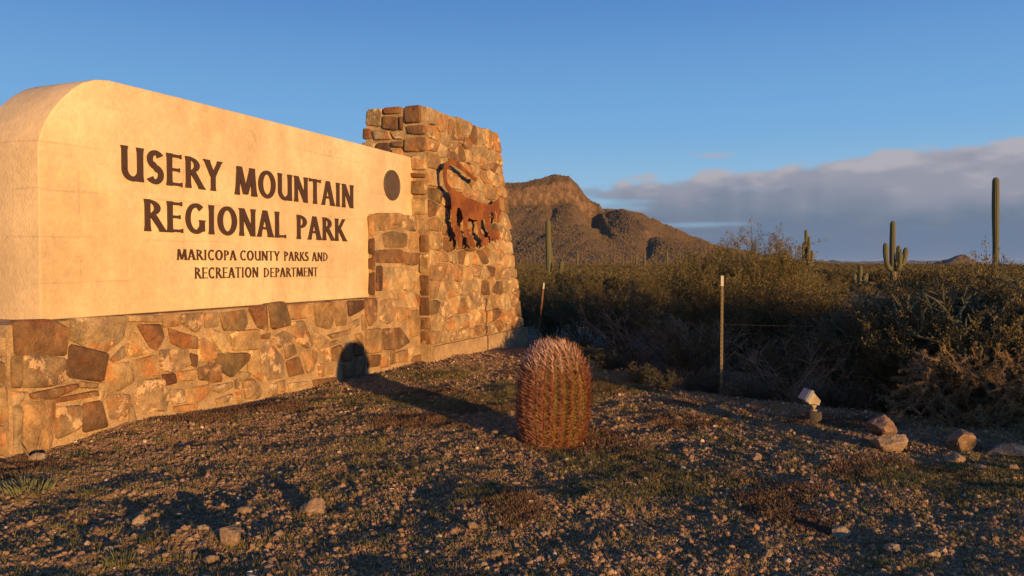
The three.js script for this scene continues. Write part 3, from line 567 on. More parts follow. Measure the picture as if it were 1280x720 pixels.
// ---------- rocks ----------
const rockMap = tex(512, (x, y) => { const a = tnoise(x, y, 5, 5, 800), b = tnoise(x, y, 30, 3, 801), c = tnoise(x, y, 110, 2, 802), k = 0.8 + a * 0.25 + b * 0.15 + c * 0.15; return [k, k * 0.97, k * 0.93]; });
const rockMats = [[0.47, 0.32, 0.2], [0.56, 0.42, 0.28], [0.38, 0.235, 0.14]].map(c => std({ color: lin(...c), map: rockMap, bumpMap: stoneBump, bumpScale: 0.02, roughness: 0.95 }));
const V = (a, i) => new THREE.Vector3().fromBufferAttribute(a, i);
function rockGeo(seed, sx, sy, sz, detail = 5, cuts = 13) {
  let g = new THREE.IcosahedronGeometry(1, detail); g.deleteAttribute('uv'); g.deleteAttribute('normal'); g = mergeVertices(g, 1e-4);
  const r = rng(seed), planes = []; for (let i = 0; i < cuts; i++) { const v = new THREE.Vector3(r() - 0.5, r() - 0.35, r() - 0.5).normalize(); planes.push([v, 0.55 + 0.3 * r()]); }
  const p = g.attributes.position, v = new THREE.Vector3(), uv = [];
  for (let i = 0; i < p.count; i++) { v.fromBufferAttribute(p, i); for (const [n, d] of planes) { const k = v.dot(n) - d; if (k > 0) v.addScaledVector(n, -k * 0.93); } const q = 1 + 0.07 * vnoise(v.x * 3 + seed, v.y * 3, v.z * 3) + 0.05 * vnoise(v.x * 7, v.y * 7 + seed, v.z * 7) + 0.025 * vnoise(v.x * 19, v.y * 19 + seed, v.z * 19); v.multiplyScalar(q); p.setXYZ(i, v.x * sx, v.y * sy, v.z * sz); uv.push((v.x * sx + v.z * sz * 0.6) * 2.2, (v.y * sy + v.z * sz * 0.5) * 2.2); }
  const f = toCreasedNormals(g, 0.4), fp = f.attributes.position, fu = []; for (let i = 0; i < fp.count; i += 3) { const A = V(fp, i), B = V(fp, i + 1), C = V(fp, i + 2), n = B.clone().sub(A).cross(C.clone().sub(A)), ax = Math.abs(n.x), ay = Math.abs(n.y), az = Math.abs(n.z); for (const q of [A, B, C]) fu.push(...(ay >= ax && ay >= az ? [q.x * 2, q.z * 2] : ax >= az ? [q.z * 2, q.y * 2] : [q.x * 2, q.y * 2])); } f.setAttribute('uv', new THREE.Float32BufferAttribute(fu, 2)); return f;
}
function rock(name, label, x, z, s, seed, mat, turn, sink, group, dy = 0, tilt = 0) { const m = mesh(name, rockGeo(seed, ...s), rockMats[mat]); tag(m, label, 'rock', group); m.position.set(x, groundHeight(x, z) + s[1] * (1 - sink) + dy, z); m.rotation.set(tilt, turn, tilt * 0.6); return m; }
rock('boulder', 'lower tan boulder with a second rock sitting on top of it', 3.25, -6.62, [0.185, 0.115, 0.14], 11, 0, 0.3, 0.36);
rock('boulder', 'reddish peaked rock sitting on top of a tan boulder', 3.23, -6.72, [0.17, 0.1, 0.13], 12, 2, 1.1, 0.1, null, 0.085, 0.12);
rock('boulder', 'rounded brown boulder between the stacked rocks and the long flat one', 3.85, -6.62, [0.155, 0.125, 0.13], 13, 2, 0.8, 0.38);
rock('boulder', 'long low pale tan boulder beside the rounded brown one', 4.2, -6.45, [0.24, 0.085, 0.14], 14, 0, 0.15, 0.35);
const LOOSE = [[-2.30, -4.72, 0.103, 1], [-3.86, -6.25, 0.168, 1], [-1.60, -4.34, 0.181, 0], [-1.62, -4.11, 0.115, 0], [-1.28, -4.96, 0.193, 0], [-1.71, -4.93, 0.113, 0], [-1.81, -4.49, 0.073, 1], [-1.37, -4.49, 0.073, 1], [-0.24, -4.62, 0.080, 0], [0.19, -4.55, 0.063, 1], [-0.09, -4.24, 0.069, 0], [-0.15, -7.19, 0.088, 1], [0.00, -7.12, 0.103, 0], [0.21, -6.93, 0.085, 0], [1.70, -7.89, 0.122, 2], [1.98, -6.25, 0.119, 0], [1.95, -4.55, 0.126, 1], [2.13, -4.27, 0.109, 1], [2.27, -4.13, 0.101, 1], [1.95, -4.81, 0.077, 0], [3.61, -6.27, 0.169, 0], [3.64, -5.95, 0.100, 0], [3.90, -5.98, 0.134, 0], [2.51, -4.10, 0.077, 0], [-0.54, -6.43, 0.072, 0], [-1.15, -5.89, 0.079, 1], [0.26, -4.15, 0.072, 0], [0.73, -4.15, 0.058, 0], [1.33, -4.81, 0.066, 0], [2.52, -5.50, 0.075, 0], [1.41, -4.21, 0.068, 0], [-2.25, -4.27, 0.064, 1], [0.49, -4.96, 0.062, 0], [2.93, -4.96, 0.079, 0], [-0.57, -4.96, 0.062, 1], [2.46, -4.66, 0.064, 1], [1.36, -5.93, 0.067, 0]];   // x, z, width, kind
const LOOSE_LABELS = { 0: 'pale rock sitting by itself on bare gravel near the rocky lip', 1: 'pale rock at the foot of the corner of the stone base', 2: 'slanted flat tan rock, the biggest in the rocky lip of the gravel', 3: 'tan rock just in front of the biggest slanted one', 4: 'broad tan rock at the end of the rocky lip nearest the cactus', 11: 'pale rock beside the cactus, farthest from its base', 12: 'tan rock in the shadow of the barrel cactus', 13: 'tan rock touching the foot of the barrel cactus', 15: 'low tan rock among the green weeds between cactus and boulders', 20: 'tan rock on the gravel in front of the rounded brown boulder', 22: 'flat tan rock on the gravel in front of the long pale boulder' };
LOOSE.forEach(([x, z, w, mat], i) => {
  const r = rng(900 + i), hw = w / 2;
  rock('loose_rock', LOOSE_LABELS[i] || ['small tan rock lying loose on the gravel', 'small pale whitish rock lying loose on the gravel', 'small reddish brown rock lying loose on the gravel'][mat], x, z, [hw, hw * (0.5 + 0.25 * r()), hw * (0.7 + 0.2 * r())], 950 + i, mat, r() * 6.28 * 0.1, 0.35, LOOSE_LABELS[i] ? 'rocks singled out on the gravel' : ['loose tan rocks', 'loose pale rocks', 'loose reddish rocks'][mat], 0, (r() - 0.5) * 0.5);
});
// gravel: too many to count
{
  const protos = [0, 1, 2].map(i => { const g = new THREE.IcosahedronGeometry(1, 0); g.deleteAttribute('uv'); g.deleteAttribute('normal'); const h = mergeVertices(g, 1e-4), p = h.attributes.position, r = rng(30 + i); for (let k = 0; k < p.count; k++) { const f = 0.72 + 0.5 * r(); p.setXYZ(k, p.getX(k) * f, p.getY(k) * f, p.getZ(k) * f); } const n = h.toNonIndexed(); n.computeVertexNormals(); return n; });
  const R = rng(1234), N = 215000, mat = std({ color: lin(1, 1, 1), roughness: 0.95 }), m4 = new THREE.Matrix4(), q = new THREE.Quaternion(), e = new THREE.Euler(), pos = new THREE.Vector3(), sc = new THREE.Vector3(), c = new THREE.Color();
  const pal = [[0.31, 0.182, 0.095], [0.28, 0.158, 0.08], [0.24, 0.13, 0.064], [0.38, 0.25, 0.145], [0.25, 0.165, 0.095], [0.15, 0.085, 0.045], [0.54, 0.4, 0.265]], wgt = [0.36, 0.66, 0.8, 0.86, 0.93, 0.98, 1];
  protos.forEach((g, pi) => {
    const im = new THREE.InstancedMesh(g, mat, N); im.name = numbered('gravel'); im.userData = { kind: 'stuff', label: 'loose brown gravel strewn over the ground', category: 'gravel' }; im.castShadow = im.receiveShadow = true;
    let n = 0, tries = 0;
    while (n < N && tries < N * 8) {
      tries++;
      const d = 3.6 + 10.5 * Math.pow(R(), 1.35), a = (R() - 0.5) * 1.36, x = d * Math.tan(a * 0.62) * 1.62, z = -d, u = wallU(x, z), w = wallW(x, z);
      if (w < 0.0 && u > -0.3) continue; if (w < 0.24 && u > 6.9 && u < 11.3) continue; if (Math.hypot(x - 0.365, z + 6.97) < 0.22) continue;
      const den = 0.6 + 0.4 * sstep(-0.3, 0.2, fbm(x * 1.1, z * 1.1, 3, 44)); if (R() > den) continue;
      const k = R(), s = (0.0031 + 0.0048 * Math.pow(k, 4) + (R() < 0.022 ? 0.016 * R() : 0)) * (0.85 + 0.035 * d);
      pos.set(x, groundHeight(x, z) + s * 0.28, z); e.set(R() * 6.28, R() * 6.28, R() * 6.28); q.setFromEuler(e); sc.set(s * (0.8 + 0.6 * R()), s * (0.6 + 0.5 * R()), s * (0.8 + 0.6 * R()));
      im.setMatrixAt(n, m4.compose(pos, q, sc)); const t = R(), v = 0.72 + 0.3 * R(), p = pal[wgt.findIndex(b => t <= b)]; c.setRGB(p[0] * v, p[1] * v, p[2] * v); im.setColorAt(n, c); n++;
    }
    im.count = n; scene.add(im);
  });
}
// ---------- plants: builders ----------
const V3 = (x, y, z) => new THREE.Vector3(x, y, z);
function tube(P, pts, r0, r1, sides = 3) {           // pushes an open tapered tube
  let prev = null;
  for (let i = 0; i < pts.length; i++) {
    const d = (i + 1 < pts.length ? pts[i + 1].clone().sub(pts[i]) : pts[i].clone().sub(pts[i - 1])).normalize(), s = (Math.abs(d.y) > 0.9 ? V3(1, 0, 0) : V3(0, 1, 0)).cross(d).normalize(), b = V3(0, 0, 0).crossVectors(d, s), r = lerp(r0, r1, i / (pts.length - 1)), ring = [];
    for (let k = 0; k < sides; k++) { const a = k / sides * Math.PI * 2; ring.push(pts[i].clone().addScaledVector(s, Math.cos(a) * r).addScaledVector(b, Math.sin(a) * r)); }
    if (prev) for (let k = 0; k < sides; k++) { const l = (k + 1) % sides; for (const q of [prev[k], prev[l], ring[k], prev[l], ring[l], ring[k]]) P.push(q.x, q.y, q.z); }
    prev = ring;
  }
}
function shrub(seed, o) {
  const r = rng(seed), st = [], lf = [], lc = [], rd = k => (r() - 0.5) * 2 * k;
  const leaf = (p, d) => {
    const l = o.leaf * (0.6 + 0.8 * r()), w = l * o.wide, s = V3(rd(1), rd(1), rd(1)).cross(d).normalize();
    lf.push(p.x - s.x * w, p.y - s.y * w, p.z - s.z * w, p.x + s.x * w, p.y + s.y * w, p.z + s.z * w, p.x + d.x * l, p.y + d.y * l, p.z + d.z * l);
    const t = r(), c = mix3(o.c0, o.c1, t), v = 0.75 + 0.5 * r(); for (let k = 0; k < 3; k++) lc.push(c[0] * v, c[1] * v, c[2] * v);
  };
  for (let i = 0; i < o.stems; i++) {
    const a = i / o.stems * 6.283 + rd(0.4), out = o.spread * Math.sqrt(r() * 0.95 + 0.05), hgt = o.height * (0.62 + 0.38 * r()) * (1 - 0.28 * (out / o.spread) ** 2), pts = [], bx = rd(0.12), bz = rd(0.12), wob = V3(rd(0.12), 0, rd(0.12));
    for (let k = 0; k <= 5; k++) { const t = k / 5; pts.push(V3(bx + Math.cos(a) * out * Math.pow(t, o.curve) + wob.x * Math.sin(t * 5), hgt * Math.pow(t, 0.92) - 0.05 * (1 - t), bz + Math.sin(a) * out * Math.pow(t, o.curve) + wob.z * Math.sin(t * 4 + 1))); }
    tube(st, pts, o.thick * (0.7 + 0.5 * r()), 0.0035);
    for (let k = 0; k < o.twigs; k++) {
      const t = o.from + (1 - o.from) * Math.pow(r(), 0.75), f = t * 5, j = Math.min(4, Math.floor(f)), p = pts[j].clone().lerp(pts[j + 1], f - j), d = pts[j + 1].clone().sub(pts[j]).normalize().multiplyScalar(0.7).add(V3(rd(0.9), 0.15 + rd(0.6), rd(0.9))).normalize(), len = o.twig * (0.5 + 0.8 * r()), tp = [p, p.clone().addScaledVector(d, len * 0.5).add(V3(rd(0.03), 0.01, rd(0.03))), p.clone().addScaledVector(d, len).add(V3(rd(0.05), o.droop * len, rd(0.05)))];
      tube(st, tp, 0.004, 0.0018);
      for (let q = 0; q < o.leaves; q++) { const u = 0.1 + 0.95 * Math.pow(r(), 0.7), pp = u < 0.5 ? tp[0].clone().lerp(tp[1], u * 2) : tp[1].clone().lerp(tp[2], (u - 0.5) * 2); pp.add(V3(rd(o.fuzz), rd(o.fuzz), rd(o.fuzz))); leaf(pp, V3(d.x + rd(1), d.y + rd(1) + 0.3, d.z + rd(1)).normalize()); }
    }
  }
  return { stem: geom(st), leaves: geom(lf, null, null, lc) };
}
const leafMat = std({ vertexColors: true, roughness: 0.75, side: THREE.DoubleSide }), barkMat = std({ color: lin(0.085, 0.055, 0.032), roughness: 0.95 }), paleBark = std({ color: lin(0.3, 0.205, 0.13), roughness: 0.95 }), greenBark = std({ color: lin(0.1, 0.085, 0.03), roughness: 0.85 });
function plant(name, label, category, geo, bark, pos, turn, group) { const t = thing(name, label, category, pos, turn, group); mesh('stems', geo.stem, bark, t); const l = mesh('foliage', geo.leaves, leafMat, t); l.userData.kind = 'stuff'; return t; }

// ---------- scrub behind the fence ----------
const CREO = { stems: 30, height: 1.75, spread: 0.95, curve: 1.15, thick: 0.011, twigs: 13, from: 0.3, twig: 0.24, droop: 0.05, leaves: 30, leaf: 0.028, wide: 0.32, fuzz: 0.04, c0: [0.04, 0.036, 0.008], c1: [0.15, 0.098, 0.02] };
const creosote = [1, 2, 3].map(i => shrub(100 + i, { ...CREO, stems: 28 + i * 2, spread: 0.8 + 0.12 * i }));
const paloverde = [1, 2].map(i => shrub(200 + i, { stems: 22, height: 2.6, spread: 1.3, curve: 0.9, thick: 0.018, twigs: 28, from: 0.35, twig: 0.42, droop: -0.1, leaves: 24, leaf: 0.046, wide: 0.17, fuzz: 0.05, c0: [0.07, 0.058, 0.012], c1: [0.18, 0.12, 0.025] }));
const bursage = [1, 2].map(i => shrub(300 + i, { stems: 34, height: 0.62, spread: 0.5, curve: 1.1, thick: 0.005, twigs: 10, from: 0.2, twig: 0.13, droop: 0, leaves: 22, leaf: 0.022, wide: 0.3, fuzz: 0.02, c0: [0.06, 0.055, 0.025], c1: [0.1, 0.08, 0.035] }));
const drybrush = [1, 2].map(i => shrub(400 + i, { stems: 26, height: 1.15, spread: 1.15, curve: 1.0, thick: 0.011, twigs: 11, from: 0.25, twig: 0.36, droop: -0.05, leaves: 4, leaf: 0.026, wide: 0.2, fuzz: 0.03, c0: [0.12, 0.085, 0.035], c1: [0.19, 0.125, 0.06] }));
const RANK = ['in the front rank of the thicket close behind the wire', 'in the second rank of the thicket behind the wire fence', 'in the middle of the thicket behind the wire fence', 'in the middle of the thicket behind the wire fence', 'on the far side of the thicket', 'on the far side of the thicket'];
const KINDS = {
  c: [creosote, 'creosote_bush', 'olive leafy creosote bush in the thicket behind the wire fence', barkMat, 'creosote bushes behind the fence', 'bush'],
  v: [paloverde, 'palo_verde', 'tall wispy yellow-green palo verde rising out of the thicket behind the wire fence', greenBark, 'palo verdes behind the fence', 'tree'],
  s: [bursage, 'bursage', 'low grey-green bursage clump at the foot of the thicket', barkMat, 'bursage clumps at the foot of the thicket', 'bush'],
  d: [drybrush, 'dry_bush', 'half dead bush of pale bare twigs at the foot of the thicket', paleBark, 'dry twiggy bushes', 'bush'],
};
const first = {};
function addPlant(k, x, z, scale, turn, v, label, group) {
  const [protos, name, lab, bark, grp, cat] = KINDS[k], key = k + v % protos.length, y = groundSmooth(x, z) - 0.03, sc = [scale, scale * 1, scale];
  if (!first[key]) { first[key] = plant(name, label || lab, cat, protos[v % protos.length], bark, [x, y, z], turn, group || grp); first[key].scale.set(...sc); return; }
  dup(first[key], [x, y, z], turn, sc, label || lab, group || grp);
}
{
  const r = rng(77);
  const rows = [[-11.1, 0.86, 'ccdccsc', 1.35], [-13.6, 0.98, 'ccvdcc', 1.45], [-16.2, 1.05, 'cccvcc', 1.4], [-21, 1.12, 'cvcvc', 2.0], [-28, 1.12, 'cvcvc', 2.5], [-38, 1.08, 'cvcc', 3.2]];
  rows.forEach(([z0, sc, mixk, gap], row) => {
    const lo = row === 0 ? 3.9 : row === 1 ? 2.9 : row === 2 ? 2.4 : row === 3 ? 1.2 : 0.02 * -z0 - 0.1, hi = 0.72 * -z0;
    for (let x = lo, i = 0; x < hi; x += gap * (0.8 + 0.4 * r()), i++) { const k = mixk[(i + row) % mixk.length], z = z0 + (r() - 0.5) * 1.4 * (1 + row * 0.4), low = 1 - (row > 1 ? 0.5 : 0.2) * sstep(0.4, 0.45, x / -z) * (1 - sstep(0.58, 0.62, x / -z)); addPlant(k === 'v' && low < 0.9 ? 'c' : k, x, z, sc * low * (row > 1 ? 1 + 0.22 * sstep(0.18, 0.24, x / -z) * (1 - sstep(0.34, 0.4, x / -z)) : 1) * (k === 'v' ? 0.82 : k === 's' ? 1.1 : 1) * (0.62 + 0.55 * r()), r() * 6.28, Math.floor(r() * 6), k === 'c' ? 'olive leafy creosote bush ' + RANK[row] : undefined, k === 'c' ? 'creosote bushes ' + RANK[row] : undefined); }
  });
  addPlant('v', 5.5, -17.6, 1.12, 0.4, 0, 'tallest airy palo verde, standing above the thicket beyond the upright fence post'); addPlant('v', 6.5, -10.4, 0.85, 0.4, 0); addPlant('v', 6.0, -10.9, 0.78, 2.2, 1); addPlant('c', 6.3, -9.4, 1.14, 1.2, 2); addPlant('c', 5.6, -10.0, 1.1, 3.2, 0); addPlant('v', 6.6, -18.2, 0.72, 5.1, 1); addPlant('v', 6.2, -16.8, 0.74, 3.3, 0); addPlant('v', 4.3, -16.6, 0.8, 1.9, 0); addPlant('v', 7.4, -20.5, 0.74, 0.9, 1); addPlant('c', 5.9, -14.6, 1.1, 2, 1); addPlant('c', 4.6, -14.0, 1.12, 3, 2); addPlant('v', 5.2, -17.2, 1.0, 2.9, 1); addPlant('v', 4.7, -18.4, 0.9, 2.4, 1); addPlant('c', 5.2, -8.8, 0.9, 2.4, 1); addPlant('c', 5.7, -8.4, 0.92, 0.4, 2); addPlant('c', 4.75, -9.3, 0.78, 1.4, 0); addPlant('c', 5.0, -9.9, 0.95, 5.4, 1); addPlant('d', 3.3, -13.0, 0.9, 1.4, 0); addPlant('d', 2.5, -15.8, 1.0, 4.4, 1); addPlant('c', 2.3, -17.4, 0.95, 1, 0); addPlant('c', 0.9, -19.5, 0.95, 1, 0); addPlant('c', 1.75, -18.8, 0.9, 3, 2); addPlant('c', 0.1, -20.5, 0.95, 2, 1); addPlant('c', 3.1, -14.8, 0.9, 4, 1);
  for (const [x, z, s] of [[1.1, -13.0, 0.55], [0.85, -14.6, 0.6], [1.55, -14.0, 0.6], [1.3, -15.6, 0.7], [0.95, -16.4, 0.6], [2.1, -15.0, 0.7], [1.7, -12.9, 0.5], [1.75, -10.6, 0.55], [2.5, -10.4, 0.6], [3.3, -10.4, 0.6], [1.5, -12.2, 0.6], [2.2, -12.0, 0.6], [3.0, -11.6, 0.6], [2.0, -13.4, 0.65], [4.1, -9.7, 0.75], [5.2, -9.6, 1], [1.9, -9.7, 0.5], [2.9, -9.6, 0.55], [4.9, -8.6, 0.6], [5.6, -8.9, 0.9]]) addPlant('s', x, z, s, r() * 6.28, Math.floor(r() * 6));
  for (const [x, z, s] of [[3.95, -10.7, 0.85], [3.2, -13.9, 0.9], [4.7, -10.2, 0.7]]) addPlant('d', x, z, s, r() * 6.28, Math.floor(r() * 6));
  addPlant('c', 4.55, -10.6, 0.66, 1, 1); addPlant('c', 6.0, -9.2, 0.95, 2, 0); addPlant('c', 5.5, -10.2, 0.9, 3, 2);
  // scrub to the right of the picture whose long shadows fall across the foot of the thicket
  for (let i = 0; i < 28; i++) { const qq = 7.5 + Math.floor(i / 2) * 0.62, tt = i % 2 ? 3.2 : 1.6; addPlant('c', qq * 0.822 + tt * 0.57, -qq * 0.57 + tt * 0.822, (qq < 9.9 ? 0.66 : 1.1) + 0.05 * r(), r() * 6.28, Math.floor(r() * 6), 'olive creosote bush at the right-hand end of the gravel pad', 'creosote bushes beside the gravel pad'); }
}
// scrub plain out to the mountain: a mass nobody could count
{
  const lowP = [0, 1].map(i => shrub(520 + i, { ...CREO, stems: 14, twigs: 5, leaves: 7, leaf: 0.11, wide: 0.3, fuzz: 0.09 }));
  const R = rng(88), m4 = new THREE.Matrix4(), q = new THREE.Quaternion(), e = new THREE.Euler();
  lowP.forEach((g, i) => {
    const N = 5200, im = new THREE.InstancedMesh(g.leaves, leafMat, N); im.name = numbered('desert_scrub'); im.userData = { kind: 'stuff', label: 'olive scrub covering the plain below the mountain', category: 'scrub' }; im.castShadow = im.receiveShadow = true;
    for (let n = 0; n < N; n++) { const d = 44 * Math.pow(1100 / 44, Math.pow(R(), 0.8)), a = -0.12 + R() * 0.86, x = d * Math.tan(a), z = -d, s = (0.5 + 0.6 * R()) * (1 + d / 900) * (d < 64 && x / d > 0.39 && x / d < 0.57 ? 0.5 : 1); e.set(0, R() * 6.28, 0); im.setMatrixAt(n, m4.compose(V3(x, groundHeight(x, z) - 0.05, z), q.setFromEuler(e), V3(s * 1.25, s * 0.92, s * 1.25))); }
    scene.add(im);
  });
  // scrub dotted over the mountain
  const g = new THREE.IcosahedronGeometry(1, 0); { const p = g.attributes.position; for (let i = 0; i < p.count; i++) { const f = 0.75 + 0.5 * hash(Math.round(p.getX(i) * 50), Math.round(p.getY(i) * 50), Math.round(p.getZ(i) * 50)); p.setXYZ(i, p.getX(i) * f, p.getY(i) * f, p.getZ(i) * f); } g.computeVertexNormals(); }
  const N = 38000, im = new THREE.InstancedMesh(g, std({ color: lin(1, 1, 1), roughness: 1 }), N); im.name = 'mountain_scrub'; im.userData = { kind: 'stuff', label: 'dark shrubs dotted over the mountain slopes', category: 'scrub' }; im.castShadow = im.receiveShadow = true; const c = new THREE.Color();
  for (let n = 0; n < N; n++) { const x = -60 + 640 * R(), z = MTN.run * 1.05 * Math.pow(R(), 1.1), h = mountainHeight(x, z) - 1.5, s = 0.55 + 0.95 * R() * R(); im.setMatrixAt(n, m4.compose(V3(x, h + s * 0.4, MTN.z + z), q.identity(), V3(s, s * 1.05, s))); const v = 0.7 + 0.6 * R(); c.setRGB(0.13 * v, 0.083 * v, 0.03 * v); im.setColorAt(n, c); }
  scene.add(im);
}

// ---------- saguaros ----------
const sagMat = std({ color: lin(0.095, 0.085, 0.036), roughness: 0.8, bumpMap: stoneBump, bumpScale: 0.01 }), sagWood = std({ color: lin(0.2, 0.13, 0.065), roughness: 0.95 });
function ribbed(path, rad, ribs = 13, seg = 40) {      // ribbed column along a curve with a domed tip
  const curve = new THREE.CatmullRomCurve3(path.map(p => V3(...p))), pos = [], idx = [], nA = ribs * 4;
  for (let j = 0; j <= seg; j++) { const t = 1 - Math.pow(1 - j / seg, 1.35), p = curve.getPointAt(t), d = curve.getTangentAt(t), s = V3(0, 0, 1).cross(d).normalize(), b = V3(0, 0, 0).crossVectors(d, s), L = curve.getLength(), end = clamp((1 - t) * L / (rad * 1.3)), r = rad * Math.sqrt(1 - (1 - end) ** 2 + 1e-4) * (1 + 0.06 * Math.sin(t * 9 + rad * 40)); for (let i = 0; i < nA; i++) { const a = i / nA * 6.28319, q = r * (1 - 0.2 * (0.5 - 0.5 * Math.cos(a * ribs))); pos.push(p.x + (s.x * Math.cos(a) + b.x * Math.sin(a)) * q, p.y + (s.y * Math.cos(a) + b.y * Math.sin(a)) * q, p.z + (s.z * Math.cos(a) + b.z * Math.sin(a)) * q); } }
  for (let j = 0; j < seg; j++) for (let i = 0; i < nA; i++) { const a = j * nA + i, b = j * nA + (i + 1) % nA; idx.push(a, b, a + nA, b, b + nA, a + nA); }
  return geom(pos, idx);
}
function saguaro(label, x, z, trunk, rad, arms, woody, group) {
  const t = thing('saguaro', label, 'cactus', [x, groundSmooth(x, z) - 0.1, z], 0, group);
  mesh('trunk', ribbed(trunk, rad), sagMat, t);
  if (woody) mesh('woody_base', ribbed([[0, 0, 0], [0, woody * 0.5, 0], [0, woody, 0]], rad * 1.12), sagWood, t);
  for (const [p, r] of arms) mesh('arm', ribbed(p, r, 11, 24), sagMat, t);
  return t;
}
saguaro('very tall bare saguaro column without arms above the cholla', 26.85, -43, [[0, 0, 0], [0.02, 2.5, 0], [-0.04, 5, 0], [-0.06, 6.9, 0]], 0.175, []);
saguaro('big saguaro with a crown of four upturned arms round its trunk', 29.6, -60, [[0, 0, 0], [-0.1, 2, 0], [-0.12, 3.6, 0], [-0.12, 5.45, 0]], 0.215, [[[[-0.1, 1.7, 0], [-0.45, 1.85, 0.1], [-0.66, 2.5, 0.12], [-0.72, 3.75, 0.1]], 0.19], [[[0, 1.7, 0.1], [0.2, 1.75, 0.35], [0.26, 2.1, 0.4], [0.28, 3.05, 0.4]], 0.17], [[[0, 1.6, 0], [0.4, 1.75, 0.1], [0.72, 2.4, 0.1], [0.9, 3.4, 0.08]], 0.2], [[[0, 1.9, -0.1], [0.35, 2.2, -0.2], [0.45, 2.8, -0.22], [0.47, 3.55, -0.2]], 0.17]], 1.75);
saguaro('slim saguaro with tight upright arms standing against the clouds', 32.3, -85, [[0, 0, 0], [0, 3, 0], [-0.05, 5.95, 0]], 0.17, [[[[0, 2.2, 0], [-0.28, 2.6, 0.05], [-0.34, 3.1, 0.05], [-0.34, 4.5, 0.05]], 0.14], [[[0, 2.4, 0], [0.2, 3, 0.1], [0.24, 4, 0.1], [0.26, 5.2, 0.1]], 0.15], [[[0, 1.2, 0], [0.22, 1.6, 0.2], [0.2, 2.6, 0.24], [0.18, 4.2, 0.22]], 0.19], [[[0, 0.8, 0], [0.45, 1.2, 0.1], [0.58, 2, 0.1], [0.6, 3.7, 0.1]], 0.15], [[[0, 1.2, 0], [-0.3, 1.35, 0.12], [-0.42, 1.6, 0.12], [-0.42, 2.15, 0.12]], 0.17]]);
saguaro('short saguaro with a spread of low side arms half hidden in the scrub', 26.1, -58, [[0, 0, 0], [0, 1.2, 0], [0, 2.55, 0]], 0.2, [[[[0, 0.7, 0], [-0.4, 0.8, 0], [-0.52, 1.1, 0], [-0.5, 1.75, 0]], 0.17], [[[0, 0.6, 0], [0.4, 0.75, 0], [0.55, 1.1, 0], [0.58, 1.85, 0]], 0.17], [[[0, 0.7, 0.1], [0.25, 0.8, 0.2], [0.32, 1.1, 0.2], [0.33, 1.6, 0.2]], 0.15]]).scale.setScalar(0.8);
saguaro('tall single saguaro standing between the stone pillar and the mountain slope', 2.85, -60, [[0, 0, 0], [0.02, 2, 0], [-0.04, 4, 0], [-0.06, 5.6, 0]], 0.22, []);
saguaro('stubby leaning young saguaro beside the tall single one', 3.75, -59, [[0, 0, 0], [-0.06, 1.2, 0], [0.06, 2.55, 0]], 0.17, []);
{ const spots = [[26.5, -155], [34, -170], [16, -190], [52, -240], [70, -260], [34.5, -215], [43, -300], [88, -330], [22, -260], [62, -190], [12, -230], [78, -420]]; spots.forEach(([x, z], i) => saguaro('thin far-off saguaro poking out of the scrub below the mountain', x, z, [[0, 0, 0], [0.05, 2, 0], [0, 4.3 + (i % 4) * 0.6, 0]], 0.23, [], 0, 'far-off saguaros below the mountain')); }

// ---------- chollas at the right ----------
function cholla(name, label, pos, seed, o, mat, spineMat) {
  const r = rng(seed), body = [], spn = [], rd = k => (r() - 0.5) * 2 * k;
  const joint = (p, d, len, rad, lvl) => {
    const b = p.clone().addScaledVector(d, len * 0.5).add(V3(rd(0.012), rd(0.012), rd(0.012))), e = p.clone().addScaledVector(d, len);
    tube(body, [p, p.clone().lerp(b, 0.4), b, b.clone().lerp(e, 0.8), e], rad * 0.9, rad * 0.65, 5);
    const s = V3(0.31, 0.2, 0.9).cross(d).normalize(), t = V3(0, 0, 0).crossVectors(d, s);
    for (let i = 0; i < o.spines; i++) { const u = r(), a = r() * 6.28, n = s.clone().multiplyScalar(Math.cos(a)).addScaledVector(t, Math.sin(a)), c = p.clone().lerp(e, u).addScaledVector(n, rad * 0.7), tip = c.clone().addScaledVector(n.addScaledVector(d, rd(0.7)).add(V3(rd(0.4), rd(0.4), rd(0.4))), o.spine * (0.6 + 0.6 * r())), w = d.clone().multiplyScalar(0.0016); spn.push(c.x - w.x, c.y - w.y, c.z - w.z, c.x + w.x, c.y + w.y, c.z + w.z, tip.x, tip.y, tip.z); }
    if (lvl <= 0) return;
    const kids = lvl > o.levels - 2 ? 2 + (r() < 0.6 ? 1 : 0) : r() < 0.3 ? 1 : 2 + (r() < 0.35 ? 1 : 0);
    for (let k = 0; k < kids; k++) { const nd = d.clone().multiplyScalar(0.75).add(V3(rd(o.wild), rd(o.wild) * 0.7 + o.lift, rd(o.wild))).normalize(); joint(k ? p.clone().lerp(e, 0.75 + 0.25 * r()) : e, nd, len * (0.78 + 0.2 * r()), rad * 0.88, lvl - 1); }
  };
  for (let i = 0; i < o.trunks; i++) { const a = i / o.trunks * 6.28 + rd(0.4); joint(V3(rd(0.1), -0.06, rd(0.1)), V3(Math.cos(a) * o.splay, 1, Math.sin(a) * o.splay).normalize(), o.len, o.rad, o.levels); }
  const t = thing(name, label, 'cactus', pos); mesh('joints', geom(body), mat, t); const m = mesh('spines', geom(spn), spineMat, t); m.userData.kind = 'stuff'; return t;
}
const chollaGreen = std({ color: lin(0.085, 0.082, 0.042), roughness: 0.85 }), chollaBrown = std({ color: lin(0.13, 0.075, 0.03), roughness: 0.9 }), paleSpine = std({ color: lin(0.16, 0.135, 0.09), roughness: 0.7, side: THREE.DoubleSide }), goldSpine = std({ color: lin(0.34, 0.21, 0.085), roughness: 0.7, side: THREE.DoubleSide });
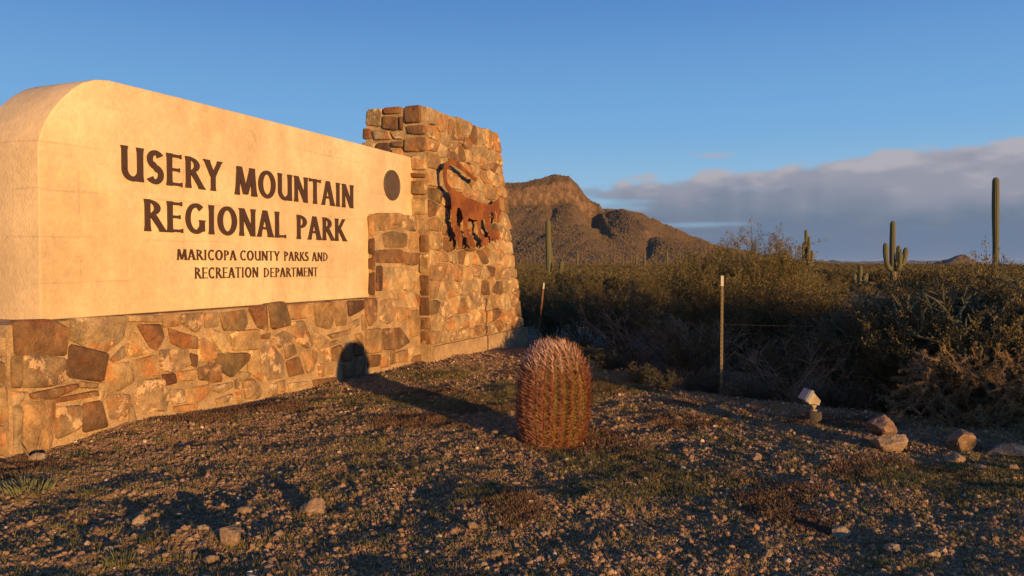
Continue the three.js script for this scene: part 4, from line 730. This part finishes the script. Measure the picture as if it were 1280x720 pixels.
cholla('chain_fruit_cholla', 'bushy grey-green cholla rising above the thicket beneath the tall saguaro', [5.85, groundSmooth(5.85, -9.2), -9.2], 21, { trunks: 4, levels: 7, len: 0.4, rad: 0.03, splay: 0.22, wild: 0.85, lift: 0.16, spines: 18, spine: 0.014 }, chollaGreen, paleSpine);
cholla('chain_fruit_cholla', 'grey-green cholla just behind the bushiest one', [5.1, groundSmooth(5.1, -10.5), -10.5], 22, { trunks: 3, levels: 7, len: 0.32, rad: 0.027, splay: 0.3, wild: 0.85, lift: 0.16, spines: 16, spine: 0.014 }, chollaGreen, paleSpine);
cholla('staghorn_cholla', 'sprawling brown spiny cholla in front of the thicket', [4.75, groundSmooth(4.75, -7.95), -7.95], 23, { trunks: 8, levels: 5, len: 0.24, rad: 0.019, splay: 0.85, wild: 0.95, lift: 0.06, spines: 40, spine: 0.026 }, chollaBrown, goldSpine);
cholla('staghorn_cholla', 'smaller brown spiny cholla beside the long pale boulder', [5.5, groundSmooth(5.5, -7.7), -7.7], 24, { trunks: 7, levels: 5, len: 0.25, rad: 0.018, splay: 0.7, wild: 0.9, lift: 0.1, spines: 40, spine: 0.026 }, chollaBrown, goldSpine);

// ---------- wire fence ----------
const postPaint = std({ color: lin(0.42, 0.38, 0.3), roughness: 0.7 }), postGreen = std({ color: lin(0.26, 0.19, 0.10), roughness: 0.8, map: rockMap }), postRust = std({ color: lin(0.36, 0.15, 0.06), roughness: 0.85, map: rockMap }), wireMat = std({ color: lin(0.02, 0.015, 0.012), roughness: 0.9 });
function tPost(label, x, z, top, lean, mat) {
  const y = groundSmooth(x, z), h = top - y, t = thing('fence_post', label, 'post', [x, y, z]); t.rotation.z = -lean;
  const bx = (w, hh, d, cx, cy, cz) => { const g = new THREE.BoxGeometry(w, hh, d); g.translate(cx, cy, cz); return g; };
  const studs = []; for (let v = 0.1; v < h - 0.16; v += 0.055) studs.push(bx(0.012, 0.02, 0.008, 0, v, 0.029));
  const sh = h - 0.13 + 0.5; mesh('shaft', mergeGeometries([bx(0.034, sh, 0.006, 0, h - 0.13 - sh / 2, 0.022), bx(0.006, sh, 0.036, 0, h - 0.13 - sh / 2, 0.0009), ...studs]), mat, t);
  mesh('painted_tip', mergeGeometries([bx(0.035, 0.13, 0.007, 0, h - 0.065, 0.022), bx(0.007, 0.13, 0.036, 0, h - 0.065, 0.0004)]), postPaint, t);
  return t;
}
tPost('upright steel fence post with a white painted tip in the thicket', 2.68, -9.88, 1.46, 0.0, postGreen);
tPost('leaning rusty steel fence post with a white tip beside the stone pillar', 0.56, -17.0, 1.21, 0.1, postRust);
tPost('steel fence post at the right-hand end of the wire fence', 7.4, -9.7, 1.45, 0.02, postGreen);
for (const [name, hgt, sag] of [['top', 1.22, 0.02], ['middle', 0.84, 0.03], ['bottom', 0.46, 0.03]]) {
  const P = [], ends = [[0.56 + (hgt) * 0.1, hgt - 0.25, -16.97], [2.68, hgt, -9.85], [7.4, hgt, -9.67]];
  for (let s = 0; s < 2; s++) { const A = ends[s], B = ends[s + 1], pts = []; for (let i = 0; i <= 14; i++) { const t = i / 14; pts.push(V3(lerp(A[0], B[0], t), lerp(A[1], B[1], t) - sag * 4 * t * (1 - t), lerp(A[2], B[2], t))); } tube(P, pts, 0.0022, 0.0022, 4); for (let i = 1; i < 36; i++) { const t = i / 36, c = V3(lerp(A[0], B[0], t), lerp(A[1], B[1], t) - sag * 4 * t * (1 - t), lerp(A[2], B[2], t)); tube(P, [c.clone().add(V3(-0.006, -0.014, 0.004)), c.clone().add(V3(0.006, 0.014, -0.004))], 0.0018, 0.0012); tube(P, [c.clone().add(V3(0.008, -0.01, -0.008)), c.clone().add(V3(-0.004, 0.01, 0.01))], 0.0018, 0.0012); } }
  tag(mesh('barbed_wire', geom(P), wireMat), `${name} strand of barbed wire strung between the fence posts`, 'wire', undefined);
}

// ---------- floodlight aimed at the sign ----------
{
  const x = 3.03, z = -7.73, f = thing('floodlight', 'small beige ground floodlight on a concrete stub, tilted up towards the sign', 'lamp', [x, groundSmooth(x, z), z], 0.12); f.scale.setScalar(0.9);
  const beige = std({ color: lin(0.34, 0.245, 0.14), roughness: 0.6 }), conc = std({ color: lin(0.13, 0.105, 0.085), roughness: 1, map: rockMap, bumpMap: stoneBump, bumpScale: 0.01 });
  const ex = (pts, d, b = 0.004) => { const g = new THREE.ExtrudeGeometry(new THREE.Shape(pts.map(p => new THREE.Vector2(...p))), { depth: d, bevelEnabled: b > 0, bevelThickness: b, bevelSize: b, bevelSegments: 2 }); g.translate(0, 0, -d / 2); return g; };
  const c = new THREE.CylinderGeometry(0.085, 0.1, 0.4, 20); c.translate(0, -0.05, 0); mesh('concrete_stub', c, conc, f);
  const up = g => { g.translate(0, 0.15, 0); return g; };
  mesh('housing', up(ex([[-0.047, 0.218], [0.037, 0.123], [0.02, 0.075], [-0.033, 0.09], [-0.09, 0.09], [-0.108, 0.12]], 0.15)), beige, f);
  mesh('lens_frame', up(ex([[-0.116, 0.113], [-0.042, 0.229], [-0.068, 0.246], [-0.142, 0.13]], 0.17, 0.003)), std({ color: lin(0.13, 0.15, 0.19), roughness: 0.6 }), f);
  mesh('glass', up(ex([[-0.14, 0.14], [-0.077, 0.238], [-0.082, 0.2412], [-0.145, 0.1432]], 0.148, 0.002)), new THREE.MeshPhysicalMaterial({ color: lin(0.16, 0.19, 0.24), roughness: 0.35, metalness: 0, clearcoat: 0.2 }), f);
  mesh('knuckle', up(mergeGeometries([ex([[-0.045, 0.1], [0.02, 0.09], [0.022, 0.05], [0.0, 0.028], [-0.02, 0.05]], 0.03, 0.004), (() => { const g = new THREE.CylinderGeometry(0.014, 0.02, 0.05, 12); g.translate(0, 0.024, 0); return g.toNonIndexed(); })(), (() => { const g = new THREE.CylinderGeometry(0.036, 0.04, 0.014, 16); g.translate(0, 0.008, 0); return g.toNonIndexed(); })()])), beige, f);
}

// ---------- far buildings ----------
{
  const bx = (w, h, d, x, y, z) => { const g = new THREE.BoxGeometry(w, h, d); g.translate(x, y, z); return g; };
  const hs = thing('house', 'small pale stucco house half hidden in the far scrub', 'house', [101, -1.2, -300], 0.4), stucco = std({ color: lin(0.7, 0.6, 0.46) }), dark = std({ color: lin(0.05, 0.05, 0.055), roughness: 0.3 }), roofM = std({ color: lin(0.4, 0.3, 0.22) });
  mesh('wall', bx(7, 3.1, 5, 0, 1.55, 0), stucco, hs); mesh('roof', bx(7.6, 0.25, 5.6, 0, 3.23, 0), roofM, hs); for (const px of [-2, 1.8]) mesh('window', bx(1.2, 1, 0.06, px, 1.9, 2.51), dark, hs);
  const rm = thing('ramada', 'low brown ramada roof on posts far out in the scrub', 'shelter', [54.5, -1.2, -200], 0.2), wood = std({ color: lin(0.24, 0.13, 0.06) });
  mesh('roof', bx(3.3, 0.35, 2.6, 0, 2.4, 0), wood, rm); for (const [px, pz] of [[-1.4, -1], [1.4, -1], [-1.4, 1], [1.4, 1]]) mesh('post', bx(0.16, 2.2, 0.16, px, 1.1, pz), wood, rm);
}

// ---------- weeds and ground cover ----------
function tuft(seed, n, h, spread, w, c0, c1) {
  const r = rng(seed), P = [], C = [];
  for (let i = 0; i < n; i++) { const a = r() * 6.283, o = spread * Math.sqrt(r()), x = Math.cos(a) * o, z = Math.sin(a) * o, hh = h * (0.4 + 0.7 * r()), lx = Math.cos(a) * hh * (0.3 + 0.5 * r()) + (r() - 0.5) * 0.02, lz = Math.sin(a) * hh * (0.3 + 0.5 * r()) + (r() - 0.5) * 0.02, t = r() * 6.28, sx = Math.cos(t) * w, sz = Math.sin(t) * w, c = mix3(c0, c1, r()); P.push(x - sx, 0, z - sz, x + sx, 0, z + sz, x + lx * 0.6 + sx * 0.7, hh * 0.7, z + lz * 0.6 + sz * 0.7, x - sx, 0, z - sz, x + lx * 0.6 + sx * 0.7, hh * 0.7, z + lz * 0.6 + sz * 0.7, x + lx, hh, z + lz); for (let k = 0; k < 6; k++) C.push(...c); }
  return geom(P, null, null, C);
}
{
  const weedG = tuft(61, 150, 0.065, 0.1, 0.004, [0.07, 0.085, 0.03], [0.16, 0.15, 0.05]), proto = mesh('weed', weedG, leafMat); tag(proto, 'small tuft of green weeds on bare gravel in front of the stone base', 'weed', 'weed tufts in front of the stone base');
  [[-3.4, -5.4, 1.5], [-3.62, -6.4, 0.85], [-2.98, -5.42, 0.75], [-1.78, -5.82, 0.7], [-0.95, -5.05, 0.6], [-2.1, -4.12, 0.8]].forEach(([x, z, s], i) => { if (!i) { proto.position.set(x, groundHeight(x, z) - 0.01, z); proto.scale.set(s, s, s); } else dup(proto, [x, groundHeight(x, z) - 0.01, z], i * 1.3, [s, s, s]); });
  const dry = tuft(62, 4, 0.3, 0.02, 0.0025, [0.16, 0.1, 0.05], [0.2, 0.13, 0.06]), dm = mesh('dry_stalk', dry, leafMat); tag(dm, 'thin dry weed stalks at the corner of the stone base', 'weed'); dm.position.set(-3.86, groundHeight(-3.86, -6.2), -6.2);
  const R = rng(99), m4 = new THREE.Matrix4(), q = new THREE.Quaternion(), e = new THREE.Euler(), c = new THREE.Color();
  const kinds = [['ground_cover', tuft(63, 11, 0.026, 0.022, 0.0024, [1, 1, 1], [1, 1, 1]), 26000, (x, z) => 0.12 + 1.0 * sstep(-0.05, 0.3, fbm(x * 0.9 + 9, z * 0.9, 4, 45)) * (0.12 + 0.88 * sstep(-2.2, 0.6, x + (z + 7) * -0.3)), [[0.085, 0.085, 0.02], [0.15, 0.125, 0.03], [0.19, 0.125, 0.04]], 'short green weeds sprinkled over the gravel'],
    ['dried_ground_cover', tuft(64, 12, 0.026, 0.026, 0.0026, [1, 1, 1], [1, 1, 1]), 13000, (x, z) => 1.0 * sstep(0.18, 0.4, fbm(x * 1.15 + 31, z * 1.15, 3, 46)), [[0.13, 0.06, 0.03], [0.17, 0.085, 0.04], [0.10, 0.06, 0.03]], 'dried reddish weed mats on the gravel']];
  for (const [name, g, N, den, pal, label] of kinds) {
    const im = new THREE.InstancedMesh(g, leafMat, N); im.name = name; im.userData = { kind: 'stuff', label, category: 'weeds' }; im.castShadow = im.receiveShadow = true; let n = 0, tries = 0;
    while (n < N && tries < N * 30) { tries++; const d = 3.7 + 8.5 * Math.pow(R(), 1.15), x = d * (R() - 0.5) * 1.46, z = -d; if (wallW(x, z) < 0.05 || R() > den(x, z)) continue; if (padDistance(x, z) > 0.5) continue; const s = (0.5 + 0.9 * R()) * (0.8 + 0.04 * d); e.set(0, R() * 6.28, 0); im.setMatrixAt(n, m4.compose(V3(x, groundHeight(x, z) - 0.002, z), q.setFromEuler(e), V3(s, s, s))); const p = pal[Math.floor(R() * pal.length)], v = 0.8 + 0.4 * R(); c.setRGB(p[0] * v, p[1] * v, p[2] * v); im.setColorAt(n, c); n++; }
    im.count = n; scene.add(im);
  }
}
renderer.render(scene, camera);
